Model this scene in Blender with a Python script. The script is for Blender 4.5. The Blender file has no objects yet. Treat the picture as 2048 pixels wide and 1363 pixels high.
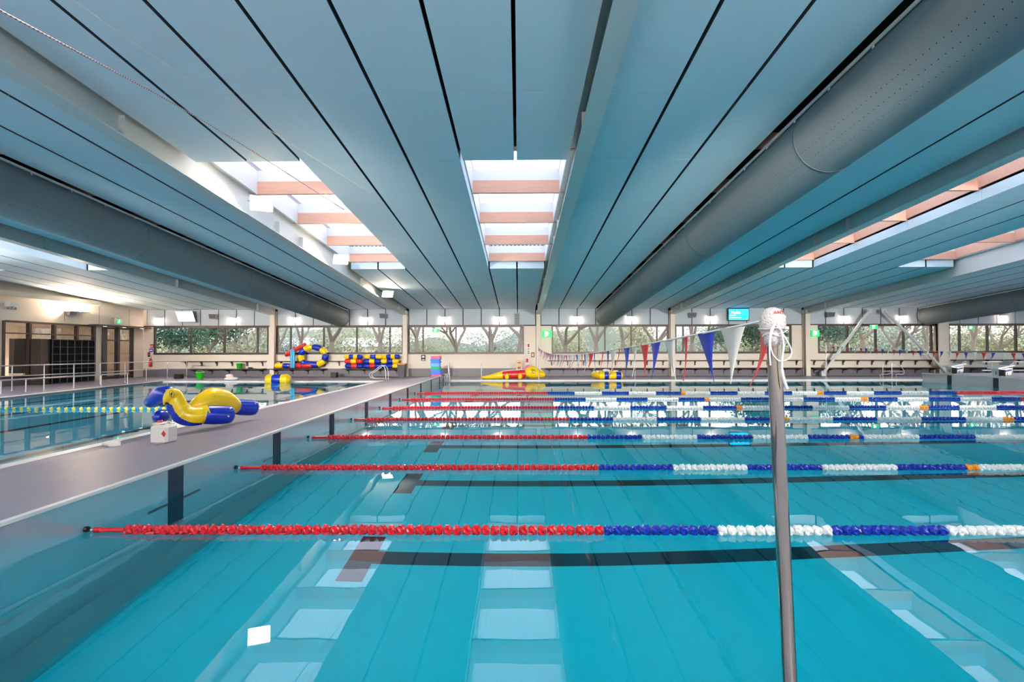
import bpy, math, random
from mathutils import Vector, Matrix
random.seed(7)
C = bpy.context.scene
COL = C.collection
PI = math.pi
# ------------------------------------------------------------------ camera
EYE = 1.635
cam_d = bpy.data.cameras.new('camera'); cam = bpy.data.objects.new('camera', cam_d); COL.objects.link(cam)
cam_d.sensor_width = 36.0; cam_d.sensor_fit = 'HORIZONTAL'
cam_d.lens = 1050.32 / 2048 * 36.0
cam_d.shift_x = -1.74 / 2048
cam_d.clip_end = 500
cam.matrix_world = (Matrix.Translation((0, 0, EYE)) @ Matrix.Rotation(0.0108, 4, 'Z')
                    @ Matrix.Rotation(PI / 2 + 0.0170, 4, 'X') @ Matrix.Rotation(-0.0023, 4, 'Z'))
C.camera = cam
# ------------------------------------------------------------------ world, exposure, render settings
SKY = 1.15
w = bpy.data.worlds.new('overcast_sky'); C.world = w; w.use_nodes = True
nt = w.node_tree; nt.nodes.clear()
wo = nt.nodes.new('ShaderNodeOutputWorld'); bg = nt.nodes.new('ShaderNodeBackground')
tc = nt.nodes.new('ShaderNodeTexCoord'); sep = nt.nodes.new('ShaderNodeSeparateXYZ'); ramp = nt.nodes.new('ShaderNodeValToRGB')
ramp.color_ramp.elements[0].position = 0.0; ramp.color_ramp.elements[0].color = (1.0, 0.93, 0.84, 1)
ramp.color_ramp.elements[1].position = 0.35; ramp.color_ramp.elements[1].color = (0.86, 0.90, 1.0, 1)
nt.links.new(tc.outputs['Generated'], sep.inputs[0]); nt.links.new(sep.outputs['Z'], ramp.inputs[0])
nt.links.new(ramp.outputs[0], bg.inputs[0]); bg.inputs[1].default_value = SKY
nt.links.new(bg.outputs[0], wo.inputs[0])
C.view_settings.view_transform = 'Standard'; C.view_settings.look = 'None'
C.view_settings.gamma = 1.0; C.view_settings.use_curve_mapping = False
C.view_settings.exposure = 1.62
cy = C.cycles
cy.use_denoising = True
try: cy.denoiser = 'OPENIMAGEDENOISE'
except Exception: pass
cy.max_bounces = 12; cy.diffuse_bounces = 5; cy.glossy_bounces = 5; cy.transmission_bounces = 8; cy.transparent_max_bounces = 12
cy.caustics_refractive = True; cy.caustics_reflective = False
cy.sample_clamp_indirect = 6.0; cy.sample_clamp_direct = 0.0
cy.blur_glossy = 0.5
# unseen area lights added to brighten the ceiling, far wall, flags and foyer
def area(name, loc, aim, sx, sy, watts, col, spr=100):
    d = bpy.data.lights.new(name, 'AREA'); d.shape = 'RECTANGLE'; d.size = sx; d.size_y = sy; d.energy = watts; d.color = col; d.spread = math.radians(spr)
    o = bpy.data.objects.new(name, d); COL.objects.link(o); o.location = loc
    o.rotation_euler = (Vector(aim) - Vector(loc)).to_track_quat('-Z', 'Y').to_euler()
    return o
for x_ in (-18.5, -10.5, -2.5, 5.5, 13.5, 21.5, 29.5):
    area('added_uplight', (x_, -10.8, 2.6), (x_, -10.8 + 3.2, 2.6 + 4.6), 2.4, .6, 720, (.97, .98, 1.0))  # added rear fill, thrown up at the ceiling
for y_ in (3, 9, 15):
    area('added_uplight', (-22.3, y_, 3.2), (-22.3 + 3.0, y_ + .6, 3.2 + 4.4), 2.0, .5, 300, (1.0, .94, .88))  # added fill along the left side, out of view
for y_ in (0, 8, 16, 24):
    area('added_uplight', (32.6, y_, 3.0), (32.6 - 3.2, y_ + .3, 3.0 + 4.4), 2.0, .5, 480, (.90, .97, 1.0))  # added fill along the right side, out of view
for x_ in (-17.5, -10.8, -3.6, 4.0, 11.5, 19.5):
    area('added_flood', (x_, 1.5, 4.6), (x_, 31.8, .4), .5, .4, 54, (1.0, .95, .88), 32)  # unseen floods added to lift the far wall
area('added_flood', (2.5, -5.0, 5.0), (1.0, 8.0, 1.0), .6, .4, 48, (1.0, .97, .93), 90)  # unseen flood added to brighten near flags, cap and pole
area('added_foyer_fill', (-25.0, 26.5, 3.3), (-25.0, 26.5, 0), 1.2, 4.0, 100, (1.0, .95, .88))  # added fill so the foyer does not go dark
# ------------------------------------------------------------------ measures
CZ0, SL = 6.230, 0.0667
YW = 31.82
def cz(y): return CZ0 - SL * y
XL, XR = -3.91, 21.09
YN, YF = 2.20, 27.70
WX = -22.9
RX = 33.3
BACK = -12.0
# ------------------------------------------------------------------ materials
def lin(c):
    r = []
    for v in c[:3]:
        v /= 255.0
        r.append(v / 12.92 if v <= 0.04045 else ((v + 0.055) / 1.055) ** 2.4)
    return tuple(r) + (1.0,)
MATS = {}
def mat(name, col, rough=0.6, metal=0.0, var=0.05, scale=6.0, bump=0.0, bscale=40.0, coat=0.0, emit=0.0, stretch=None, spec=0.5, trans=0.0):
    m = bpy.data.materials.new(name); m.use_nodes = True
    n = m.node_tree; b = n.nodes['Principled BSDF']
    c = lin(col)
    b.inputs['Roughness'].default_value = rough; b.inputs['Metallic'].default_value = metal
    b.inputs['Specular IOR Level'].default_value = spec
    b.inputs['Coat Weight'].default_value = coat
    b.inputs['Transmission Weight'].default_value = trans
    t = n.nodes.new('ShaderNodeTexCoord'); mp = n.nodes.new('ShaderNodeMapping')
    n.links.new(t.outputs['Object'], mp.inputs[0])
    if stretch: mp.inputs['Scale'].default_value = stretch
    nz = n.nodes.new('ShaderNodeTexNoise'); nz.inputs['Scale'].default_value = scale; nz.inputs['Detail'].default_value = 3
    n.links.new(mp.outputs[0], nz.inputs['Vector'])
    mx = n.nodes.new('ShaderNodeMix'); mx.data_type = 'RGBA'
    mx.inputs[6].default_value = tuple(max(0, v * (1 - var)) for v in c[:3]) + (1,)
    mx.inputs[7].default_value = tuple(min(1, v * (1 + var)) for v in c[:3]) + (1,)
    n.links.new(nz.outputs['Fac'], mx.inputs[0]); n.links.new(mx.outputs[2], b.inputs['Base Color'])
    if bump > 0:
        nb = n.nodes.new('ShaderNodeTexNoise'); nb.inputs['Scale'].default_value = bscale
        n.links.new(mp.outputs[0], nb.inputs['Vector'])
        bp = n.nodes.new('ShaderNodeBump'); bp.inputs['Strength'].default_value = bump; bp.inputs['Distance'].default_value = 0.02
        n.links.new(nb.outputs['Fac'], bp.inputs['Height']); n.links.new(bp.outputs[0], b.inputs['Normal'])
    if emit > 0:
        b.inputs['Emission Color'].default_value = c; b.inputs['Emission Strength'].default_value = emit
    MATS[name] = m
    return m
M_panel = mat('acoustic_panel', (206, 226, 234), 0.75, var=0.02)
M_pshade = mat('panel_side_shade', (80, 88, 94), 0.8, var=0.05)  # shade of the gaps put into the colour of the long sides
M_cladw = mat('grey_white_cladding', (182, 190, 196), 0.6, var=0.02)
M_beam = mat('painted_steel', (206, 210, 206), 0.38, var=0.03, coat=0.15)
M_wall = mat('wall_paint', (226, 212, 196), 0.6, var=0.02)
M_clad = mat('white_cladding', (222, 224, 226), 0.55, var=0.02)
M_wain = mat('grey_vinyl', (104, 98, 104), 0.45, var=0.05)
M_dark = mat('dark_void', (30, 28, 27), 0.9, var=0.1)
M_frame = mat('bronze_frame', (72, 60, 56), 0.42, metal=0.3, var=0.05)
M_bench = mat('bench_board', (70, 64, 66), 0.5, var=0.08)
M_deck = mat('deck_surface', (124, 117, 131), 0.42, var=0.07, scale=1.5, bump=0.05, bscale=180)
M_lip = mat('pale_coping', (226, 218, 214), 0.4, var=0.04)
M_steel = mat('brushed_steel', (196, 208, 214), 0.27, metal=0.66, var=0.06, scale=1.2, bump=0.25, bscale=1.6, stretch=(0.5, 1.0, 0.12))
M_chrome = mat('polished_steel', (184, 172, 160), 0.07, metal=1.0, var=0.03, scale=20)
M_rail = mat('satin_rail', (205, 200, 200), 0.3, metal=0.85, var=0.03)
M_tile = mat('pool_floor', (46, 230, 254), 0.7, var=0.03, scale=2)
M_tile2 = mat('leisure_floor', (120, 214, 238), 0.7, var=0.03, scale=2)
M_line = mat('lane_mark', (28, 40, 58), 0.6, var=0.1)
M_red = mat('red_plastic', (200, 26, 40), 0.3, var=0.08, scale=30)
M_blue = mat('blue_plastic', (14, 40, 150), 0.3, var=0.08, scale=30)
M_white = mat('white_plastic', (236, 232, 228), 0.35, var=0.04, scale=30)
M_orange = mat('orange_plastic', (246, 150, 20), 0.35, var=0.06, scale=30)
M_yel = mat('yellow_plastic', (232, 222, 90), 0.35, var=0.05, scale=30)
M_cyanp = mat('light_blue_plastic', (40, 140, 200), 0.35, var=0.05, scale=30)
M_vyel = mat('yellow_vinyl', (250, 204, 8), 0.28, var=0.03, coat=0.3)
M_vblue = mat('blue_vinyl', (14, 44, 172), 0.24, var=0.05, coat=0.3)
M_vred = mat('red_vinyl', (214, 40, 36), 0.28, var=0.05, coat=0.3)
M_vwhite = mat('white_vinyl', (238, 232, 234), 0.3, var=0.03, coat=0.2)
M_vcyan = mat('cyan_vinyl', (70, 180, 226), 0.3, var=0.05)
M_pink = mat('pink_foam', (236, 84, 130), 0.6)
M_fblue = mat('blue_foam', (66, 120, 220), 0.6, var=0.12, scale=18)
M_fgreen = mat('green_foam', (30, 170, 120), 0.6)
M_fcyan = mat('pale_blue_foam', (110, 170, 230), 0.6)
M_green = mat('bright_green_plastic', (60, 210, 50), 0.4)
M_black = mat('black_plastic', (22, 20, 22), 0.45, var=0.1)
M_wire = mat('grey_wire', (84, 84, 90), 0.5)
M_wood = mat('pine_timber', (216, 166, 142), 0.6, var=0.16, scale=3.0, stretch=(0.6, 6, 6))
M_duct = mat('grey_duct_fabric', (116, 128, 132), 0.62, var=0.04, scale=1.0, bump=0.05, bscale=3)
M_ink = mat('black_ink', (18, 18, 20), 0.6)
M_inkred = mat('red_ink', (200, 30, 40), 0.6)
M_grey = mat('grey_plastic', (150, 152, 158), 0.5)
M_can = mat('white_can', (240, 226, 214), 0.35, var=0.03)
M_cord = mat('white_cord', (236, 228, 222), 0.6)
M_cap = mat('swim_cap', (206, 194, 186), 0.45, var=0.05, bump=0.5, bscale=120)
M_sgreen = mat('exit_green', (10, 150, 70), 0.5, emit=0.9)
M_swhite = mat('exit_white', (235, 250, 240), 0.5, emit=0.9)
M_scr = mat('screen_white', (214, 224, 246), 0.4, emit=0.85, var=0.02)
M_scrb = mat('screen_blue', (20, 170, 222), 0.4, emit=0.85, var=0.04)
M_flagr = mat('red_flag', (226, 60, 62), 0.6, var=0.06)
M_flagb = mat('blue_flag', (52, 62, 168), 0.6, var=0.06)
M_flagw = mat('white_flag', (236, 230, 220), 0.6, var=0.04)
def emit_mat(name, col, s):
    m = bpy.data.materials.new(name); m.use_nodes = True; n = m.node_tree; n.nodes.clear()
    o = n.nodes.new('ShaderNodeOutputMaterial'); e = n.nodes.new('ShaderNodeEmission')
    e.inputs[0].default_value = lin(col); e.inputs[1].default_value = s
    n.links.new(e.outputs[0], o.inputs[0]); return m
M_lampw = emit_mat('wall_lamp_glow', (255, 222, 204), 45.0)
M_lampf = emit_mat('flood_lamp_glow', (255, 232, 204), 130.0)
M_lampu = emit_mat('uplight_glow', (255, 228, 200), 420.0)
def glass_mat(name, ior, tint=(1, 1, 1, 1)):
    m = bpy.data.materials.new(name); m.use_nodes = True; n = m.node_tree; n.nodes.clear()
    o = n.nodes.new('ShaderNodeOutputMaterial'); mx = n.nodes.new('ShaderNodeMixShader')
    t = n.nodes.new('ShaderNodeBsdfTransparent'); g = n.nodes.new('ShaderNodeBsdfGlossy'); f = n.nodes.new('ShaderNodeFresnel')
    f.inputs[0].default_value = ior; g.inputs['Roughness'].default_value = 0.02; t.inputs[0].default_value = tint
    ge = n.nodes.new('ShaderNodeNewGeometry'); inv = n.nodes.new('ShaderNodeMath'); inv.operation = 'SUBTRACT'; inv.inputs[0].default_value = 1.0
    mu = n.nodes.new('ShaderNodeMath'); mu.operation = 'MULTIPLY'
    n.links.new(ge.outputs['Backfacing'], inv.inputs[1]); n.links.new(f.outputs[0], mu.inputs[0]); n.links.new(inv.outputs[0], mu.inputs[1])
    n.links.new(mu.outputs[0], mx.inputs[0]); n.links.new(t.outputs[0], mx.inputs[1]); n.links.new(g.outputs[0], mx.inputs[2])
    n.links.new(mx.outputs[0], o.inputs[0]); return m
M_glass = glass_mat('window_glass', 1.5, (0.86, 0.89, 0.90, 1))
M_glass2 = glass_mat('screen_glass', 2.2, (0.8, 0.8, 0.8, 1))
def sheet_mat():
    m = bpy.data.materials.new('translucent_sheet'); m.use_nodes = True; n = m.node_tree; n.nodes.clear()
    o = n.nodes.new('ShaderNodeOutputMaterial'); mx = n.nodes.new('ShaderNodeMixShader')
    t = n.nodes.new('ShaderNodeBsdfTransparent'); g = n.nodes.new('ShaderNodeBsdfTranslucent')
    t.inputs[0].default_value = (0.88, 0.90, 0.97, 1); g.inputs[0].default_value = (0.8, 0.8, 0.9, 1)
    mx.inputs[0].default_value = 0.45
    n.links.new(t.outputs[0], mx.inputs[1]); n.links.new(g.outputs[0], mx.inputs[2]); n.links.new(mx.outputs[0], o.inputs[0])
    return m
M_sheet = sheet_mat()
def water_mat(name, absorb, dens, bs=0.012):
    m = bpy.data.materials.new(name); m.use_nodes = True; n = m.node_tree; n.nodes.clear()
    o = n.nodes.new('ShaderNodeOutputMaterial'); g = n.nodes.new('ShaderNodeBsdfGlass')
    g.inputs['IOR'].default_value = 1.333; g.inputs['Roughness'].default_value = 0.0
    tcd = n.nodes.new('ShaderNodeTexCoord'); mp = n.nodes.new('ShaderNodeMapping'); mp.inputs['Scale'].default_value = (1, 1, 1)
    nz = n.nodes.new('ShaderNodeTexNoise'); nz.inputs['Scale'].default_value = 1.3; nz.inputs['Detail'].default_value = 2
    bp = n.nodes.new('ShaderNodeBump'); bp.inputs['Strength'].default_value = 1.0; bp.inputs['Distance'].default_value = bs
    n.links.new(tcd.outputs['Object'], mp.inputs[0]); n.links.new(mp.outputs[0], nz.inputs['Vector'])
    n.links.new(nz.outputs['Fac'], bp.inputs['Height']); n.links.new(bp.outputs[0], g.inputs['Normal'])
    v = n.nodes.new('ShaderNodeVolumeAbsorption'); v.inputs[0].default_value = absorb; v.inputs[1].default_value = dens
    n.links.new(g.outputs[0], o.inputs['Surface']); n.links.new(v.outputs[0], o.inputs['Volume'])
    return m
M_water = water_mat('pool_water', (0.0, 0.975, 0.995, 1), 0.25, 0.0013)
M_water2 = water_mat('leisure_water', (0.15, 0.90, 0.985, 1), 0.22, 0.0013)
# ------------------------------------------------------------------ mesh builder
OFF = {}
class MB:
    def __init__(s): s.v = []; s.f = []; s.mi = []; s.mats = []; s.smooth = []
    def _m(s, m):
        if m is None: return 0
        if m not in s.mats: s.mats.append(m)
        return s.mats.index(m)
    def add(s, vs, fs, m=None, smooth=False):
        b = len(s.v); s.v += [tuple(v) for v in vs]; k = s._m(m)
        for f in fs: s.f.append([i + b for i in f]); s.mi.append(k); s.smooth.append(smooth)
        return s
    def hexa(s, p, m=None):
        return s.add(p, [(0, 3, 2, 1), (4, 5, 6, 7), (0, 1, 5, 4), (1, 2, 6, 5), (2, 3, 7, 6), (3, 0, 4, 7)], m)
    def box(s, x0, x1, y0, y1, z0, z1, m=None):
        return s.hexa([(x0, y0, z0), (x1, y0, z0), (x1, y1, z0), (x0, y1, z0), (x0, y0, z1), (x1, y0, z1), (x1, y1, z1), (x0, y1, z1)], m)
    def rbox(s, x0, x1, y0, y1, z0, z1, r=0.02, m=None):   # chamfered on the vertical and top edges
        r = min(r, (x1 - x0) / 2.1, (y1 - y0) / 2.1, (z1 - z0) / 2.1)
        def ring(d, z): return [(x0 + r + d - r, y0 + d + r, z), (x0 + d + r, y0 + d, z), (x1 - d - r, y0 + d, z), (x1 - d, y0 + d + r, z), (x1 - d, y1 - d - r, z), (x1 - d - r, y1 - d, z), (x0 + d + r, y1 - d, z), (x0 + d, y1 - d - r, z)]
        rs = [ring(r, z0), ring(0, z0 + r), ring(0, z1 - r), ring(r, z1)]
        vs = [v for q in rs for v in q]; fs = [tuple(range(7, -1, -1)), tuple(range(24, 32))]
        for i in range(3):
            for j in range(8): fs.append((i * 8 + j, i * 8 + (j + 1) % 8, i * 8 + 8 + (j + 1) % 8, i * 8 + 8 + j))
        return s.add(vs, fs, m)
    def slope(s, x0, x1, y0, y1, a, b, m=None):   # box that follows the pitch of the ceiling, offsets a..b from its underside
        return s.hexa([(x0, y0, cz(y0) + a), (x1, y0, cz(y0) + a), (x1, y1, cz(y1) + a), (x0, y1, cz(y1) + a),
                       (x0, y0, cz(y0) + b), (x1, y0, cz(y0) + b), (x1, y1, cz(y1) + b), (x0, y1, cz(y1) + b)], m)
    def tube(s, pts, r, n=10, m=None, caps=True, flat=1.0, smooth=True, closed=False, rnd=False, mf=None):
        P = [Vector(p) for p in pts]; L = len(P)
        R = list(r) if hasattr(r, '__len__') else [r] * L
        if rnd:   # rounded ends
            d0 = (P[0] - P[1]).normalized(); d1 = (P[-1] - P[-2]).normalized(); r0, r1 = R[0], R[-1]
            A = [P[0] + d0 * r0 * math.sin(a) * rnd for a in (1.4, 0.95, 0.5)]; B = [P[-1] + d1 * r1 * math.sin(a) * rnd for a in (0.5, 0.95, 1.4)]
            P = A + P + B; R = [r0 * math.cos(a) for a in (1.4, 0.95, 0.5)] + R + [r1 * math.cos(a) for a in (0.5, 0.95, 1.4)]; L = len(P)
        t0 = (P[1] - P[0]).normalized()
        up = Vector((0, 0, 1)) if abs(t0.z) < 0.9 else Vector((0, 1, 0))
        u = t0.cross(up).normalized(); vs = []
        for i in range(L):
            if closed: t = (P[(i + 1) % L] - P[i - 1]).normalized()
            else: t = (P[min(i + 1, L - 1)] - P[max(i - 1, 0)]).normalized()
            u = (u - t * u.dot(t)).normalized(); q = t.cross(u)
            for j in range(n):
                a = 2 * PI * j / n
                vs.append(P[i] + (u * math.cos(a) * flat + q * math.sin(a)) * R[i])
        fs = []
        for i in range(L if closed else L - 1):
            i2 = (i + 1) % L
            for j in range(n): fs.append((i * n + j, i * n + (j + 1) % n, i2 * n + (j + 1) % n, i2 * n + j))
        if mf is None: s.add(vs, fs, m, smooth)
        else:
            b = len(s.v); s.v += [tuple(v) for v in vs]
            for f in fs:
                c = sum((vs[i] for i in f), Vector()) / 4
                s.f.append([i + b for i in f]); s.mi.append(s._m(mf(c))); s.smooth.append(smooth)
        if caps and not closed:
            s.add([vs[j] for j in range(n)], [tuple(range(n - 1, -1, -1))], m or s.mats[0] if s.mats else m)
            s.add([vs[(L - 1) * n + j] for j in range(n)], [tuple(range(n))], m or s.mats[0] if s.mats else m)
        return s
    def lathe(s, prof, c=(0, 0, 0), n=20, m=None, smooth=True):   # prof: (r, z)
        vs = []; fs = []
        for r, z in prof:
            for j in range(n): a = 2 * PI * j / n; vs.append((c[0] + r * math.cos(a), c[1] + r * math.sin(a), c[2] + z))
        for i in range(len(prof) - 1):
            for j in range(n): fs.append((i * n + j, i * n + (j + 1) % n, (i + 1) * n + (j + 1) % n, (i + 1) * n + j))
        fs.append(tuple(range(n - 1, -1, -1))); fs.append(tuple(range((len(prof) - 1) * n, len(prof) * n)))
        return s.add(vs, fs, m, smooth)
    def ball(s, c, r, m=None, n=16, k=10, mf=None):
        rx, ry, rz = r if hasattr(r, '__len__') else (r, r, r)
        vs = []; fs = []
        for i in range(k + 1):
            a = PI * (i + 0.0) / k; a = min(max(a, 0.02), PI - 0.02)
            for j in range(n):
                b = 2 * PI * j / n; vs.append((c[0] + rx * math.sin(a) * math.cos(b), c[1] + ry * math.sin(a) * math.sin(b), c[2] - rz * math.cos(a)))
        for i in range(k):
            for j in range(n): fs.append((i * n + j, i * n + (j + 1) % n, (i + 1) * n + (j + 1) % n, (i + 1) * n + j))
        b = len(s.v); s.v += vs
        for f in fs:
            mm = m if mf is None else mf(sum((Vector(vs[i]) for i in f), Vector()) / 4)
            s.f.append([i + b for i in f]); s.mi.append(s._m(mm)); s.smooth.append(True)
        return s
    def poly(s, pts, y0, y1, m=None):   # outline in XZ extruded along Y
        n = len(pts); vs = [(x, y0, z) for x, z in pts] + [(x, y1, z) for x, z in pts]
        fs = [tuple(range(n)), tuple(range(2 * n - 1, n - 1, -1))] + [(i, n + i, n + (i + 1) % n, (i + 1) % n) for i in range(n)]
        return s.add(vs, fs, m)
    def build(s, name, m=None, parent=None, kind=None, loc=None):
        if m is not None and not s.mats: s.mats = [m]
        me = bpy.data.meshes.new(name)
        o3 = Vector(OFF.get(parent, (0, 0, 0))) if parent else Vector((0, 0, 0))
        if loc is not None and not parent: o3 = Vector(loc)
        if loc is not None and parent: o3 = o3 + Vector(loc)
        me.from_pydata([(v[0] - o3.x, v[1] - o3.y, v[2] - o3.z) for v in s.v], [], s.f)
        for q in s.mats: me.materials.append(q)
        me.polygons.foreach_set('material_index', s.mi); me.polygons.foreach_set('use_smooth', s.smooth)
        me.update()
        o = bpy.data.objects.new(name, me); COL.objects.link(o)
        if parent: o.parent = parent
        if loc is not None: o.location = loc
        OFF[o] = tuple(o3)
        if kind: o['kind'] = kind
        return o
def tag(o, label=None, cat=None, group=None, kind=None):
    if label: o['label'] = label
    if cat: o['category'] = cat
    if group: o['group'] = group
    if kind: o['kind'] = kind
    return o
def thing(name, loc, label=None, cat=None, group=None, kind=None, rz=0.0):
    o = bpy.data.objects.new(name, None); COL.objects.link(o); o.location = loc; o.rotation_euler = (0, 0, rz)
    OFF[o] = tuple(loc) if rz == 0.0 else (0, 0, 0)
    return tag(o, label, cat, group, kind)
def kids(o): return [c for c in bpy.data.objects if c.parent == o]
def copy_tree(o, parent=None, ch=None):
    ch = ch or CH
    c = o.copy(); COL.objects.link(c)
    if parent: c.parent = parent
    for q in ch.get(o, []): copy_tree(q, c, ch)
    return c
CH = {}
def index_children():
    CH.clear()
    for o in bpy.data.objects:
        if o.parent: CH.setdefault(o.parent, []).append(o)
def text(name, s, size, loc, rot, m, parent, ext=0.002, align='CENTER'):
    cu = bpy.data.curves.new(name, 'FONT'); cu.body = s; cu.size = size; cu.extrude = ext; cu.align_x = align; cu.align_y = 'CENTER'
    cu.materials.append(m); tmp = bpy.data.objects.new('tmp_text', cu); COL.objects.link(tmp)
    me = bpy.data.meshes.new_from_object(tmp.evaluated_get(bpy.context.evaluated_depsgraph_get()))
    bpy.data.objects.remove(tmp); o = bpy.data.objects.new(name, me); COL.objects.link(o)
    if not me.materials: me.materials.append(m)
    p = OFF.get(parent, (0, 0, 0)); o.location = (loc[0] - p[0], loc[1] - p[1], loc[2] - p[2]); o.rotation_euler = rot; o.parent = parent
    return o
# projection used only to rank pieces by how large they show
Mi = cam.matrix_world.inverted()
def screen(x, y, z):
    p = Mi @ Vector((x, y, z))
    if p.z > -0.2: return None
    return 1025.74 + 1050.32 * p.x / -p.z, 681.5 - 1050.32 * p.y / -p.z, -p.z
# ================================================================== STRUCTURE
BAYS = [-22.68 + 8.01 * j for j in range(7)]      # left edge of each bay's first panel: -22.68 -14.67 -6.66 1.35 9.36 17.37 25.38
W = 1.1006
SKYB = {0: (0, 1, 5, 6), 2: (0, 1, 5, 6), 4: (0, 1, 5, 6), 6: (0, 1, 5, 6)}
DUCTC = {1: 3, 3: 3, 5: 6}
ROWS = [10.69 + 2.5 * k for k in range(-9, 9)] + [YW]
SKYROWS = [(10.69, 20.69), (-9.31, 0.69)]  # second range is an unseen row added for fill light
ceiling = thing('ceiling', (0, 0, 0), kind='structure', label='sloping ceiling of long pale acoustic panels')
def in_sky(y0, y1): return any(y0 >= a - .01 and y1 <= b + .01 for a, b in SKYROWS)
cells = []
for j, bx in enumerate(BAYS):
    for c in range(7):
        if DUCTC.get(j) == c: continue
        for r in range(len(ROWS) - 1):
            y0, y1 = ROWS[r], ROWS[r + 1]
            if j in SKYB and c in SKYB[j] and in_sky(y0, y1): continue
            x0 = bx + c * W
            q = [screen(x, y, cz(y)) for x in (x0, x0 + W) for y in (max(y0, 3.0), max(y1, 3.1))]
            area = 0
            if all(q) and y1 > 4:
                xs = [min(max(a[0], 0), 2048) for a in q]; ys = [min(max(a[1], 0), 1363) for a in q]
                area = (max(xs) - min(xs)) * (max(ys) - min(ys)) / 2
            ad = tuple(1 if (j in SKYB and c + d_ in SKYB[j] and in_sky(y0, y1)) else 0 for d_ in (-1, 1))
            cells.append((area, x0, y0, y1, ad))
cells.sort(key=lambda t: -t[0])
rest = MB(); proto = {}
for k, (area, x0, y0, y1, ad) in enumerate(cells):
    a, b, c, d = x0 + 0.028, x0 + W - 0.028, y0 + 0.004, y1 - 0.004
    if k < 300 and area > 0:
        key = (round(y1 - y0, 3), ad)
        if key not in proto:
            mb = MB(); L = d - c; ww = b - a
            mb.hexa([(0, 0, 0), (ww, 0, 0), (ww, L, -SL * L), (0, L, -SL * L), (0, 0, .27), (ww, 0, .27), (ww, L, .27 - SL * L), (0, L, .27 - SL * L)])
            mb.mats = [M_panel, M_pshade]; mb.mi = [0, 0, 0, 0 if ad[1] else 1, 0, 0 if ad[0] else 1]  # shade colour on long sides, except those next to skylights
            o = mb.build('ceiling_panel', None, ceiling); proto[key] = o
        else:
            o = proto[key].copy(); COL.objects.link(o)
        o.location = (a, c, cz(c))
    else:
        rest.slope(a, b, c, d, 0, .27)
rest.build('ceiling_panel_run', M_panel, ceiling, kind='stuff')
# roof over the void with the openings for the skylights
roof = thing('roof', (0, 0, 0), kind='structure', label='dark roof above the ceiling panels with pine purlins')
mb = MB()
spans = []
x = -23.2
for j, bx in enumerate(BAYS):
    if j in SKYB:
        spans += [(x, bx, 0), (bx, bx + 2 * W, 1), (bx + 2 * W, bx + 5 * W, 0), (bx + 5 * W, bx + 7 * W, 1)]; x = bx + 7 * W
spans.append((x, RX + .2, 0))
ycuts = [(BACK - .2, -9.31, 0), (-9.31, .69, 1), (.69, 10.69, 0), (10.69, 20.69, 1), (20.69, YW + .4, 0)]
for x0, x1, s in spans:
    for y0, y1, t in ycuts:
        if s and t: continue
        if x1 - x0 > .01: mb.slope(x0, x1, y0, y1, .88, 1.0)
mb.build('roof_slab', M_dark, roof)
for j, bx in enumerate(BAYS):      # pine purlins spanning each bay
    x1 = min(bx + 7 * W + .3, RX)
    for k in range(-1, 7):
        y = 13.27 + 2.45 * k
        if y < 8 or y > YW: continue
        if j == 5 and k < 0: continue
        m1 = MB(); m1.hexa([(bx - .02, y, cz(y) + .28), (x1, y, cz(y) + .28), (x1, y + .09, cz(y) + .28), (bx - .02, y + .09, cz(y) + .28),
                            (bx - .02, y, cz(y) + .60), (x1, y, cz(y) + .60), (x1, y + .09, cz(y) + .60), (bx - .02, y + .09, cz(y) + .60)])
        m1.build('timber_purlin', M_wood, roof)
# skylights
def skylight(x0, x1, y0, y1, name_lab, seen=True):
    s = thing('skylight', ((x0 + x1) / 2, (y0 + y1) / 2, cz((y0 + y1) / 2)), name_lab, 'skylight', kind='structure')
    m1 = MB(); n = int((x1 - x0) / .038); vs = []; fs = []
    for i in range(n + 1):
        xx = x0 + (x1 - x0) * i / n; h = .89 + (.0, .0, .035, .035)[i % 4]
        vs += [(xx, y0, cz(y0) + h), (xx, y1, cz(y1) + h)]
    for i in range(n): fs.append((2 * i, 2 * i + 2, 2 * i + 3, 2 * i + 1))
    m1.add(vs, fs); m1.build('corrugated_sheet', M_sheet, s)
    for a, b, c, d in ((x0 - .03, x0, y0, y1), (x1, x1 + .03, y0, y1), (x0, x1, y0 - .03, y0), (x0, x1, y1, y1 + .03)):
        m2 = MB(); m2.slope(a, b, c, d, .275 if (x0 < 9 or a < x1) else .33, .88); m2.build('shaft_lining', M_wood if (x0 > 9 and a >= x1) else M_clad, s)
    if seen:
        for k in range(4):
            y = 13.27 + 2.45 * k
            if not y0 < y < y1 - .05: continue
            m3 = MB(); m3.hexa([(x0, y + .01, cz(y) + .602), (x1, y + .01, cz(y) + .602), (x1, y + .08, cz(y) + .602), (x0, y + .08, cz(y) + .602),
                                (x0, y + .01, cz(y) + .88), (x1, y + .01, cz(y) + .88), (x1, y + .08, cz(y) + .88), (x0, y + .08, cz(y) + .88)])
            m3.build('white_packer', M_clad, s)
labs = {0: ('skylight beside the left wall', 'skylight just before the leftmost ceiling beam, seen edge-on'),
        2: ('skylight right of the left floodlit beam, floodlights beside it', 'skylight in the middle of the ceiling, left of the central beam'),
        4: ('skylight beyond the grey duct on the right, showing orange timber sides', 'skylight farther right, cut by the right edge of the photo'),
        6: ('skylight at the far right outside the picture', 'skylight against the right wall')}
for j in SKYB:
    bx = BAYS[j]
    for q, c in enumerate((0, 5)):
        x0 = bx + c * W; x1 = x0 + 2 * W
        skylight(x0, x1, 10.69, 20.69, labs[j][q])
        skylight(x0, x1, -9.31, 0.69, 'unseen skylight added for fill light behind the camera, ' + labs[j][q], seen=False)  # rear row added unseen, lets in sky as fill
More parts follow.
